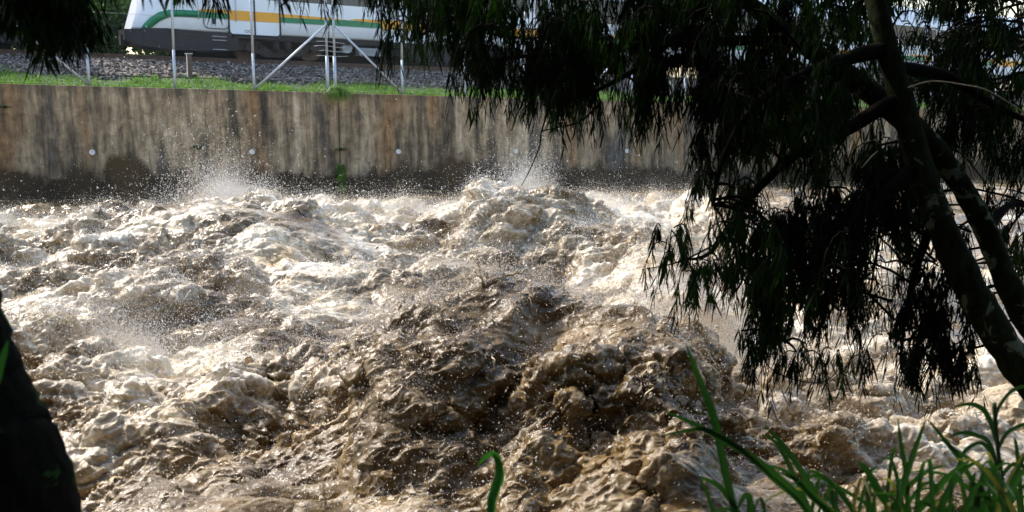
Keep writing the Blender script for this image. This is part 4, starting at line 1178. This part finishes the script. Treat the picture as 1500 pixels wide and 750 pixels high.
# foliage: (polygon-ish boxes in view, count of sprays, dist range). Each spray hangs from a twig.
def spray_field():
    r = np.random.default_rng(11); S = []
    def put(x0, x1, y0, y1, n, d0=4.7, d1=5.9, ln=1.0, top=None):
        for _ in range(n):
            x = r.uniform(x0, x1); y = r.uniform(y0, y1)
            S.append((x, y, r.uniform(d0, d1), ln * r.uniform(.7, 1.25)))
    # x ranges with the lower edge where the leaf tips should end
    cols = [(400,440,35,3),(440,475,70,4),(475,510,45,3),(510,550,72,4),(550,580,85,5),(580,605,155,10),(605,640,105,12),(640,670,125,18),(670,700,130,22),(700,730,185,30),(730,765,185,34),(765,800,195,34),(800,830,195,34),(830,870,228,42),(870,900,205,36),(900,935,150,32),(935,970,225,40),(970,1010,190,40),(1010,1035,165,26),(1035,1060,260,42)]
    for a, b_, yb, n in cols:
        for _ in range(n):
            tip = yb - abs(r.normal(0, 1)) * 38 - 8
            ln_ = r.uniform(.75, 1.2)
            y = tip - 95 * ln_
            S.append((r.uniform(a, b_) , y, r.uniform(5.0, 6.3), ln_))
        m_ = int(n * 1.15)
        for _ in range(m_):
            if a < 580 and r.random() < .75: continue
            S.append((r.uniform(a, b_), r.uniform(-190, yb - 150), r.uniform(5.0, 6.6), r.uniform(.8, 1.3)))
    # dense curtain in front of the right half
    put(1040, 1250, -180, 60, 170, 4.6, 6.4); put(1250, 1500, -180, 60, 160, 5.3, 6.6)
    put(1050, 1260, 60, 190, 160, 4.6, 6.2); put(1260, 1340, 60, 190, 44, 5.3, 6.2)
    put(1050, 1290, 170, 320, 165, 4.6, 5.8)
    put(1120, 1270, 300, 420, 62, 4.6, 5.6)
    put(1060, 1140, 300, 430, 36, 4.7, 5.4, .85)
    put(1330, 1500, 60, 210, 120, 5.4, 6.6)
    put(1290, 1370, 200, 330, 46, 5.2, 6.2)
    put(1320, 1420, 330, 430, 26, 5.1, 5.8, .85)
    put(1330, 1430, 400, 500, 12, 5.1, 5.6, .8)
    put(1310, 1360, 440, 530, 16, 5.1, 5.6, .8)
    put(1310, 1420, 420, 520, 12, 5.1, 5.6, .8); put(1050, 1330, -80, 150, 110, 5.3, 6.4); put(1330, 1510, -120, 110, 100, 5.4, 6.6); put(1060, 1300, 480, 525, 18, 4.8, 5.4, .75); put(1320, 1420, 500, 545, 14, 5.1, 5.6, .7)
    put(1300, 1430, 400, 535, 22, 5.1, 5.8, .8); put(1190, 1350, 210, 400, 60, 5.1, 6.0, .9); put(1150, 1300, 380, 470, 20, 4.8, 5.6, .8)
    put(1110, 1200, 430, 520, 16, 4.7, 5.2, .8)
    put(1090, 1290, 250, 430, 60, 4.7, 5.5, .9)
    put(1110, 1200, 440, 500, 22, 4.7, 5.2, .8)
    put(1080, 1130, 380, 480, 10, 4.7, 5.2, .8)
    put(965, 1010, 330, 370, 9, 4.9, 5.3, .6)
    put(1000, 1050, 350, 420, 12, 4.9, 5.3, .7)
    put(1030, 1060, 180, 260, 14, 4.7, 5.2, .75)
    put(1440, 1510, 200, 300, 34, 5.5, 6.6)
    put(1470, 1520, 300, 390, 14, 5.5, 6.6, .8)
    # crown above the picture, shading the water's near edge and the trunk
    put(-100, 1700, -900, -190, 520, 3.6, 7.0, 1.4)
    S += [(a + r.normal(0, 22), b + r.normal(0, 18), c + r.normal(0, .25), d_ * r.uniform(.8, 1.1)) for a, b, c, d_ in S if b > -190 and r.random() < .35]
    P = np.array([(a, b, 0) for a, b, _, _ in S]); g1 = noise(P / np.array([1, 1.7, 1]), 70.0, 3.3); g2 = noise(P / np.array([1, 2.0, 1]), 30.0, 4.4)
    gap = .75 * g1 + .45 * g2
    out = []
    for k, sp in enumerate(S):
        y = sp[1]
        if y < -190: out.append(sp); continue
        thr = (-.12 if sp[0] < 1050 or sp[0] > 1320 else -.3) if y < 60 else (.0 if y < 200 else -.02)
        if sp[0] > 1180 and y > 210: thr = -.22
        if gap[k] + r.normal(0, .10) > thr: out.append(sp)
    return out
HOLES = [(1080,72,34,13),(1245,82,22,16),(1262,180,16,18),(1345,88,26,22),(1372,45,24,20),(1482,98,26,18),(1000,112,26,22),(975,75,34,12),(920,118,14,14),(1062,92,30,10),(1345,40,60,14),(660,165,20,30),(1075,130,18,16),(720,60,20,10),(1330,165,26,16),(1400,235,12,12),(1225,470,16,40),(1285,430,20,110),(1300,560,22,60),(1300,380,16,40),(1100,330,10,20),(1430,410,26,60)]
def leaflets(S):
    r = np.random.default_rng(12)
    base_l = []; dirs_l = []; len_l = []
    tw = MB()
    for (x, y, d, ln) in S:
        o = at_dist(x, y, d)
        a = r.uniform(0, 2*math.pi); out = r.uniform(.06, .20) * ln
        hv = np.array([math.cos(a), math.sin(a) * .8, 0])
        Lt = .30 * ln
        # twig: first outwards, then bending down
        ts = np.linspace(0, 1, 6)
        tw_pts = [o + hv * out * (t * 1.5 - .5*t*t) * 1.0 + np.array([0, 0, .05*math.sin(t*2.4) - Lt * t**1.7]) for t in ts]
        tw.tube(rel(tw_pts, org), [.0045, .004, .0035, .003, .0024, .0015], 3, False)
        # leaves: fern-like fans of drooping narrow leaflets
        for k in range(8):
            t = (k + .6) / 8; i = min(int(t*5), 4); f = t*5 - i
            p = tw_pts[i] * (1-f) + tw_pts[i+1] * f
            for s in (0, 1):
                aa = r.uniform(0, 6.28); sd = np.array([math.cos(aa), math.sin(aa), 0]) * r.uniform(.15, .55)
                rl = r.uniform(.05, .10) * ln        # rachis
                rp = [p + sd * rl * q + np.array([0, 0, .25*rl*q - .9*rl*q*q]) for q in (0.33, .66, 1.0)]
                for q in rp:
                    for _ in range(1 + (r.random() < .22)):
                        a2 = r.uniform(0, 6.28); dv = np.array([math.cos(a2)*.32, math.sin(a2)*.32, -1]) + sd * .35
                        base_l.append(q); dirs_l.append(dv / np.linalg.norm(dv)); len_l.append(r.uniform(.065, .125))
    B = np.array(base_l); D = np.array(dirs_l); l = np.array(len_l)
    # keep the gaps through which the train shows
    q = B + D * (l * .5)[:, None] - EYE
    fw = q[:, 1]*cp - q[:, 2]*sp_; upv = q[:, 1]*sp_ + q[:, 2]*cp
    sx = 750 + F_PX * q[:, 0] / fw; sy = 375 - F_PX * upv / fw
    keep = np.ones(len(B), bool)
    for hx, hy, rx, ry in HOLES:
        e = ((sx-hx)/rx)**2 + ((sy-hy)/ry)**2
        keep &= (e > 1) | (r.random(len(B)) < .12 + .3 * np.clip(e - .4, 0, 1))
    lac = noise((B * np.array([1, .18, .55])), .075, 5.5) + .5 * noise((B * np.array([1, .25, .6])), .035, 6.5)
    keep &= (lac > -.24) | (B[:, 2] > 5.2)
    B, D, l = B[keep], D[keep], l[keep]; n = len(B)
    side = np.cross(D, r.normal(0, 1, (n, 3))); side /= np.linalg.norm(side, axis=1, keepdims=True) + 1e-9
    nrm = np.cross(D, side)
    w = (l * r.uniform(.024, .042, n))[:, None]; cv = (l * r.normal(0, .10, n))[:, None]
    L_ = l[:, None]
    V = np.stack([B, B + D*L_*.35 + side*w + nrm*cv*.6, B + D*L_*.35 - side*w + nrm*cv*.6, B + D*L_*.7 + side*w*.8 + nrm*cv*.5, B + D*L_*.7 - side*w*.8 + nrm*cv*.5, B + D*L_ - nrm*cv*.4], 1) - org
    k = np.arange(n)[:, None] * 6
    me = np_mesh('crown', V.reshape(-1, 3), k + np.array([[1, 3, 4, 2]]), np.concatenate([k + np.array([[0, 1, 2]]), k + np.array([[3, 5, 4]])]), False)
    return me, tw, n
S = spray_field()
lm, twb, nleaf = leaflets(S)
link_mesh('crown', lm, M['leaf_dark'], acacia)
# side shoots that carry the sprays: join each spray to the nearest limb with a drooping shoot
r_ = np.random.default_rng(13)
for (x, y, d, ln) in S[::4]:
    o = at_dist(x, y, d)
    dd = np.linalg.norm(allnodes - o, axis=1); j = int(np.argmin(dd + (allnodes[:, 2] < o[2] - .3) * .8))
    a = allnodes[j]
    if dd[j] > .35: 
        a = o + (a - o) * (.35 / dd[j]) + r_.normal(0, .09, 3)
    dd[j] = min(dd[j], .4)
    m1 = a*.66 + o*.34 + np.array([0, 0, .10*dd[j]]); m2 = a*.33 + o*.67 + np.array([0, 0, .12*dd[j]])
    twb.tube(rel([a, m1, m2, o], org), [.008, .007, .006, .0045], 4, False)
twigs = twb.build('twigs', M['twig'], acacia); twigs['kind'] = 'stuff'
# a bare dark twig hanging over the splash and pale dead stems
mb = MB(); p, rr = smooth_pts([A(800,170,5.3), A(793,195,5.3), A(790,215,5.3), A(778,245,5.3), A(764,272,5.3)], [.005,.0045,.0035,.003,.002]); mb.tube(rel(p, org), rr, 5)
p, rr = smooth_pts([A(793,192,5.3), A(820,186,5.3), A(850,178,5.3), A(880,150,5.3)], [.003,.004,.005,.006]); mb.tube(rel(p, org), rr, 5); mb.build('bare_twig', M['twig'], acacia); mb = MB()
p, rr = smooth_pts([A(940,395,5.1), A(990,385,5.1), A(1040,362,5.05), A(1090,330,5.0)], [.002,.004,.005,.006]); mb.tube(rel(p, org), rr, 5)
mb.build('bare_twig', M['twig'], acacia); mb = MB(); p, rr = smooth_pts([A(1230,540,4.85), A(1205,560,4.85), A(1160,555,4.85), A(1125,535,4.85), A(1120,500,4.85), A(1160,440,4.85)], [.002,.003,.003,.003,.004,.006]); mb.tube(rel(p, org), rr, 5)
mb.build('bare_twig', M['twig'], acacia)
mb = MB(); p, rr = smooth_pts([A(1330,128,4.7), A(1365,119,4.7), A(1410,124,4.7), A(1450,134,4.7), A(1505,168,4.7)], [.0025,.003,.003,.003,.003]); mb.tube(rel(p, org), rr, 5)
mb.build('dead_stem', M['dry'], acacia); mb = MB(); p, rr = smooth_pts([A(1262,246,4.6), A(1276,230,4.6), A(1286,221,4.6)], [.002,.003,.002]); mb.tube(rel(p, org), rr, 5)
mb.build('dead_stem', M['dry'], acacia)

# ------------------------------------------------------------------ mossy tree on the left, close to the lens
org2 = np.array([-1.05, 2.25, 0.0]); org2[2] = float(bank_z(org2[0], org2[1])) - .1
left = empty('mossy_tree', tuple(org2))
tag(left, 'black mossy tree trunk leaning into the lower left corner, close by', 'tree')
B_ = lambda px, py, d=2.2: at_dist(px, py, d)
def ctr(px_edge, py, rad, d=2.2): return B_(px_edge - 9, py, d) - np.array([rad, 0, 0])
pts2 = [org2 + np.array([.10, 0, -.05]), ctr(148, 900, .26), ctr(116, 760, .235), ctr(76, 660, .215), ctr(36, 580, .20), ctr(6, 490, .19), ctr(-18, 405, .185), ctr(-40, 260, .17), ctr(-60, 60, .15), ctr(-40, -160, .12), ctr(20, -420, .08)]
tk, o2 = limb('trunk', rel(pts2, org2), [.29, .26, .235, .215, .20, .19, .185, .17, .15, .12, .06], M['bark_dark'], left, 8, 28, .016, 5)
br, _ = limb('branch', rel([ctr(-50, 160, .16), B_(-120, -60, 2.9), B_(0, -90, 3.6), B_(90, -70, 3.9), B_(200, -60, 4.1), B_(320,-60,4.3)], org2), [.06, .05, .035, .025, .015, .006], M['twig'], left, 6, 8, .05, 6)
def over_crown(parent, org_, spots, seed, n=2600):  # unseen upper foliage, extended behind the camera to block sky light
    r = np.random.default_rng(seed); V = []
    for (x, y, z, rad) in spots:
        d = r.normal(0, 1, (n, 3)); d /= np.linalg.norm(d, axis=1, keepdims=True)
        c = np.array([x, y, z]) + d * (rad * r.uniform(.3, 1, (n, 1)) ** .6) * np.array([1, 1, .55])
        a = r.normal(0, 1, (n, 3)); a[:, 2] -= .6; a /= np.linalg.norm(a, axis=1, keepdims=True); b = np.cross(a, r.normal(0, 1, (n, 3))); b /= np.linalg.norm(b, axis=1, keepdims=True)
        s_ = r.uniform(.08, .15, (n, 1)); V.append(np.stack([c - a*s_, c + b*s_*.3, c + a*s_, c - b*s_*.3], 1).reshape(-1, 3))
    V = np.concatenate(V) - org_
    return link_mesh('shade_crown', np_mesh('shade_crown', V, np.arange(len(V)).reshape(-1, 4), None, False), M['leaf_dark'], parent)
over_crown(acacia, org, [(1.0, 3.5, 7.0, 1.7), (3.2, 3.0, 6.6, 1.8), (5.2, 4.2, 6.4, 1.9), (3.5, .5, 7.2, 2.2), (1.5, -1.5, 7.0, 2.2), (5.5, 0, 6.0, 2.2), (4.5, -2.5, 5.0, 2.2), (6.5, 2.0, 4.0, 1.8), (2.6, 4.6, 6.0, 1.2)], 31)
over_crown(left, org2, [(-2.5, 1.0, 6.2, 1.8), (-.5, .5, 6.6, 1.8), (-3.8, 3.0, 6.0, 1.7), (-1.8, -2.0, 6.0, 2.2), (-4.5, -.5, 4.8, 2.0), (-1.8, -4.0, 4.2, 2.2), (1.5, -4.5, 4.0, 2.2), (-1.5, 3.2, 6.4, 1.2)], 32)
def shade_tree(x, y, h, rad, label, seed, n=5200):  # tree added out of view to shade the near water
    z = float(bank_z(x, y)) - .2; root = empty('shade_tree', (x, y, z)); tag(root, label, 'tree', 'added trees out of view that shade the near water')
    r = np.random.default_rng(seed); mb = MB(); mb.tube([(0, 0, 0), (.1, .1, h*.4), (0, 0, h*.8)], [.22, .16, .05], 10); mb.build('trunk', M['bark_dark'], root)
    cl = np.stack([r.normal(0, rad*.45, 24), r.normal(0, rad*.45, 24), r.uniform(.2, 1, 24) * h], -1)
    i = r.integers(0, 24, n); d = r.normal(0, 1, (n, 3)); c = cl[i] + d * rad * .26
    c[:, 2] = np.maximum(c[:, 2], .3)
    a = r.normal(0, 1, (n, 3)); a /= np.linalg.norm(a, axis=1, keepdims=True); b = np.cross(a, r.normal(0, 1, (n, 3))); b /= np.linalg.norm(b, axis=1, keepdims=True)
    s_ = r.uniform(.16, .3, (n, 1)); V = np.stack([c - a*s_, c + b*s_*.5, c + a*s_, c - b*s_*.5], 1).reshape(-1, 3)
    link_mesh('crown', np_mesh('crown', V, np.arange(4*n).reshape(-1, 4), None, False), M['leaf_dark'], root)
for k, (x, y, h, rad, lb) in enumerate([(-9, -3.5, 11, 4.0, 'added unseen tree shading the near water, far left behind the viewpoint'), (-3.5, -6.5, 12, 4.2, 'added unseen tree shading the near water, left behind the viewpoint'), (3.0, -6.5, 12, 4.2, 'added unseen tree shading the near water, right behind the viewpoint'), (9.0, -4.0, 12, 4.4, 'added unseen tree shading the near water, far right behind the viewpoint'), (12.0, 2.0, 10, 3.8, 'added unseen tree shading the near water, beyond the right edge'), (-9.0, 2.2, 8, 3.0, 'added unseen tree shading the near water, beyond the left edge')]):
    shade_tree(x, y, h * .68, rad * .85, lb, 200 + k)
def left_leaves():
    r = np.random.default_rng(21); S = []
    for a, b_, yb, n in [(-30,25,70,8),(25,60,55,9),(60,80,75,10),(75,95,100,14),(92,112,70,8),(112,132,25,3),(255,285,16,5),(285,300,8,3),(690,760,-20,6)]:
        for _ in range(n):
            ln_ = r.uniform(.6, .95); S.append((r.uniform(a, b_), yb - 110*ln_ - abs(r.normal(0, 25)), r.uniform(3.6, 4.3), ln_))
    for _ in range(150): S.append((r.uniform(-300, 420), r.uniform(-700, -140), r.uniform(2.6, 4.6), 1.2))
    B = []; D = []; l = []
    tw = MB()
    for (x, y, d, ln) in S:
        o = at_dist(x, y, d); a = r.uniform(0, 6.28); hv = np.array([math.cos(a), math.sin(a), 0]) * .08
        pts = [o + hv*t + np.array([0, 0, -.24*ln*t**1.4]) for t in np.linspace(0, 1, 5)]
        tw.tube(rel(pts, org2), [.004,.0035,.003,.002,.0012], 3, False)
        for k in range(70):
            t = r.random(); i = min(int(t*4), 3); f = t*4 - i; p = pts[i]*(1-f) + pts[i+1]*f
            a2 = r.uniform(0, 6.28); dv = np.array([math.cos(a2)*.4, math.sin(a2)*.4, -1]); q = p + np.array([math.cos(a2), math.sin(a2), 0]) * r.uniform(0, .05)
            B.append(q); D.append(dv/np.linalg.norm(dv)); l.append(r.uniform(.05, .10))
    B = np.array(B); D = np.array(D); l = np.array(l); n = len(B)
    side = np.cross(D, r.normal(0, 1, (n, 3))); side /= np.linalg.norm(side, axis=1, keepdims=True) + 1e-9
    w = (l*r.uniform(.045, .075, n))[:, None]; L_ = l[:, None]
    V = np.stack([B, B + D*L_*.4 + side*w, B + D*L_, B + D*L_*.4 - side*w], 1) - org2
    link_mesh('crown', np_mesh('crown', V.reshape(-1, 3), np.arange(4*n).reshape(-1, 4), None, False), M['leaf_dark'], left)
    tw.build('twigs', M['twig'], left)['kind'] = 'stuff'
left_leaves()

# ------------------------------------------------------------------ tall grass at the water's edge
def blade_mesh(pts, wid, fold=.25, n=5):
    """one grass blade through pts (world), folded along its midrib"""
    o, _ = smooth_pts(pts, [1]*len(pts), n); o = np.array(o); m_ = len(o)
    tg = np.gradient(o, axis=0); tg /= np.linalg.norm(tg, axis=1, keepdims=True)
    view = o - EYE; view /= np.linalg.norm(view, axis=1, keepdims=True)
    s = np.cross(tg, np.array([.15, 1, .1])); s /= np.linalg.norm(s, axis=1, keepdims=True) + 1e-9
    nn = np.cross(s, tg)
    t = np.linspace(0, 1, m_)
    w = wid * (np.interp(t, [0, .25, .6, .85, 1], [.55, .9, 1, .6, .03]))[:, None]
    V = np.concatenate([o - s*w + nn*w*fold, o, o + s*w + nn*w*fold]); Q = []
    for i in range(m_ - 1): Q += [(i, i+1, m_+i+1, m_+i), (m_+i, m_+i+1, 2*m_+i+1, 2*m_+i)]
    return V, np.array(Q)
def grass_plant(name, label, blades, cat='grass', group='tall grasses at the near edge', mat='blade', stems=()):
    b0 = np.array(at_dist(*blades[0][0][0])); g = b0.copy(); g[2] = float(bank_z(b0[0], b0[1]))
    root = empty(name, tuple(g)); tag(root, label, cat, group)
    for pts, wid in blades:
        wid *= .64
        P = [at_dist(*p) for p in pts]
        V, Q = blade_mesh(P, wid)
        link_mesh('blade', np_mesh('blade', V - g, Q, None, True), M['blade_dry'] if (mat == 'blade' and len(root.children) > 6 and random.random() < .2) else M[mat], root)
    for pts, rad in stems:
        mb = MB(); P, rr = smooth_pts([at_dist(*p) for p in pts], [rad]*len(pts)); mb.tube(rel(P, g), rr, 6); mb.build('stem', M['blade_dark'], root)
def extra(x0, x1, n, seed, d0=2.3, d1=3.0, top=(660, 740)):
    r = np.random.default_rng(seed); out = []
    for _ in range(n):
        x = r.uniform(x0, x1); d = r.uniform(d0, d1); t = r.uniform(*top); s = r.normal(0, 1) * 55; dr = r.uniform(-6, 34)
        out.append(([(x - s*.3, 890, d), (x, 800, d), (x + s*.35, (800 + t)/2 - 12, d), (x + s*.8, t, d), (x + s*1.35, t + dr, d - .05)], r.uniform(.005, .0105)))
    return out
def T(d, *xy): return [(x, y, d) for x, y in xy]
W2 = .011
grass_plant('tall_grass', 'tall grass with one broad upright blade, its bent tips the farthest left of the bank grasses', [
    (T(2.6,(1100,880),(1078,760),(1062,690),(1045,610),(1022,550),(1004,502)), .0165),
    (T(2.5,(1230,860),(1190,755),(1130,690),(1060,645),(1010,618),(972,602)), .0135),
    (T(2.5,(1225,860),(1182,752),(1130,700),(1080,655),(1035,630),(990,634),(962,642)), .010),
    (T(2.6,(1120,870),(1090,770),(1060,720),(1040,705),(1024,698)), .012),
    (T(2.7,(1050,860),(1055,790),(1040,735),(1024,698)), .010),
    (T(2.5,(1110,860),(1100,765),(1098,730),(1090,728),(1080,748)), .013)] + extra(1090, 1160, 3, 71, top=(700, 750)))
grass_plant('tall_grass', 'tall grass clump with blades crossing to the upper left beside the broad blade', [
    (T(2.7,(1260,870),(1215,760),(1180,700),(1150,655),(1118,622)), .013),
    (T(2.7,(1220,870),(1190,760),(1160,690),(1138,650),(1112,635)), .0105),
    (T(2.6,(1290,880),(1230,770),(1190,730),(1150,690),(1110,680)), .010),
    (T(2.6,(1300,880),(1240,775),(1200,735),(1170,705),(1140,692)), .012),
    (T(2.8,(1250,880),(1240,790),(1225,745),(1205,725)), .011),
    (T(2.8,(1330,880),(1270,780),(1230,720),(1190,690),(1180,712)), .010)] + extra(1180, 1290, 12, 72, top=(680, 750)))
grass_plant('tall_grass', 'tall grass with straight blades standing in the middle of the near edge', [
    (T(2.5,(1290,880),(1310,760),(1325,705),(1340,660),(1357,613)), .0135),
    (T(2.6,(1330,880),(1330,770),(1328,700),(1320,650),(1315,612)), .010),
    (T(2.5,(1320,880),(1335,770),(1370,720),(1400,690),(1425,672)), .015),
    (T(2.6,(1330,880),(1320,775),(1290,725),(1270,690),(1255,675)), .016),
    (T(2.6,(1280,880),(1290,775),(1330,715),(1360,690),(1385,682)), .010),
    (T(2.7,(1350,880),(1290,760),(1230,715),(1200,700),(1178,698)), .009),
    (T(2.4,(1285,880),(1282,780),(1280,740),(1282,725)), .010)] + extra(1280, 1400, 16, 73))
grass_plant('tall_grass', 'low dense grass clump in the bottom right corner', [
    (T(2.4,(1400,880),(1380,760),(1390,720),(1410,690),(1440,672)), .015),
    (T(2.4,(1420,880),(1425,770),(1440,700),(1450,690),(1470,720)), .012),
    (T(2.4,(1430,880),(1440,770),(1425,715),(1430,690)), .013),
    (T(2.4,(1470,880),(1475,760),(1480,720),(1500,690),(1520,680)), .013),
    (T(2.4,(1480,880),(1460,770),(1440,720),(1415,705)), .012),
    (T(2.4,(1500,880),(1490,770),(1470,735),(1440,730)), .014),
    (T(2.4,(1380,880),(1400,770),(1425,735),(1450,728)), .012)] + extra(1390, 1510, 26, 74))
grass_plant('tall_grass', 'thin grass leaning left below the hanging twigs, long narrow blades', [
    (T(2.8,(1480,880),(1450,760),(1410,680),(1380,640),(1358,613)), .0105),
    (T(2.8,(1500,880),(1470,760),(1440,690),(1400,660),(1372,640)), .008),
    (T(2.8,(1520,880),(1500,760),(1490,660),(1485,640)), .009)])
grass_plant('reed_cane', 'leafy cane with arching dark leaves at the right edge below the trunk', [
    (T(2.9,(1460,650),(1452,620),(1440,600),(1420,592),(1393,598)), .012),
    (T(2.9,(1462,690),(1450,650),(1430,638),(1410,634),(1390,640)), .011),
    (T(2.9,(1458,625),(1462,600),(1480,575),(1500,566),(1520,570)), .009),
    (T(2.9,(1462,660),(1475,635),(1500,622),(1530,618)), .010),
    (T(2.9,(1466,700),(1485,680),(1510,690),(1530,710)), .012),
    (T(2.9,(1462,680),(1440,650),(1415,660),(1400,690)), .010),
    (T(2.9,(1468,715),(1485,700),(1500,670),(1515,640)), .011)],
    cat='cane', mat='blade_dark', stems=[(T(2.9,(1480,880),(1472,740),(1462,660),(1456,590)), .006)])
grass_plant('grass_sprout', 'small lone green sprout with two curved leaves at the bottom centre', [
    (T(2.6,(716,860),(718,750),(726,715),(731,690),(728,672),(720,665),(708,672),(699,685)), .015),
    (T(2.6,(718,860),(719,750),(724,720),(731,700),(730,680),(722,664)), .021)], cat='sprout', mat='blade_bright')
grass_plant('grass_sprout', 'single bright blade at the left edge in front of the dark trunk', [
    (T(1.6,(-30,640),(-14,580),(-2,540),(12,498)), .0125),], cat='sprout', mat='blade_bright')
# ------------------------------------------------------------------ light, sky, camera
w = bpy.data.worlds.new('World'); SC.world = w; w.use_nodes = True
nt = w.node_tree; bg = nt.nodes['Background']
sky = nt.nodes.new('ShaderNodeTexSky'); sky.sky_type = 'NISHITA'; sky.sun_disc = False
SUN_DIR = Vector((-.50, .42, .76)).normalized()      # towards the sun: high, beyond the far bank, to the left
el = math.asin(SUN_DIR.z); az = math.atan2(SUN_DIR.x, SUN_DIR.y)
sky.sun_elevation = el; sky.sun_rotation = az
sky.air_density = 1.2; sky.dust_density = 2.0; sky.ozone_density = 1.0
nt.links.new(sky.outputs[0], bg.inputs['Color']); bg.inputs['Strength'].default_value = .15
sl = bpy.data.lights.new('sun', 'SUN'); sl.energy = 2.3; sl.angle = math.radians(4); sl.color = (1, .95, .87)
so = bpy.data.objects.new('sun', sl); COL.objects.link(so)
so.rotation_euler = (-SUN_DIR).to_track_quat('-Z', 'Y').to_euler(); so.location = (-20, 15, 30)

cam = bpy.data.cameras.new('camera'); co = bpy.data.objects.new('camera', cam); COL.objects.link(co)
cam.sensor_width = 36; cam.lens = 36; cam.clip_start = .05; cam.clip_end = 2000
co.location = EYE; co.rotation_euler = (math.pi/2 - PITCH, 0, 0)
cam.dof.use_dof = True; cam.dof.focus_distance = 12.0; cam.dof.aperture_fstop = 5.0
SC.camera = co
vs = SC.view_settings; vs.view_transform = 'Standard'; vs.look = 'None'; vs.gamma = 1; vs.exposure = 1.45; vs.use_curve_mapping = False
SC.render.engine = 'CYCLES'
SC.cycles.max_bounces = 6; SC.cycles.diffuse_bounces = 2; SC.cycles.glossy_bounces = 2; SC.cycles.transmission_bounces = 2
SC.cycles.use_denoising = True
SC.cycles.caustics_reflective = False; SC.cycles.caustics_refractive = False
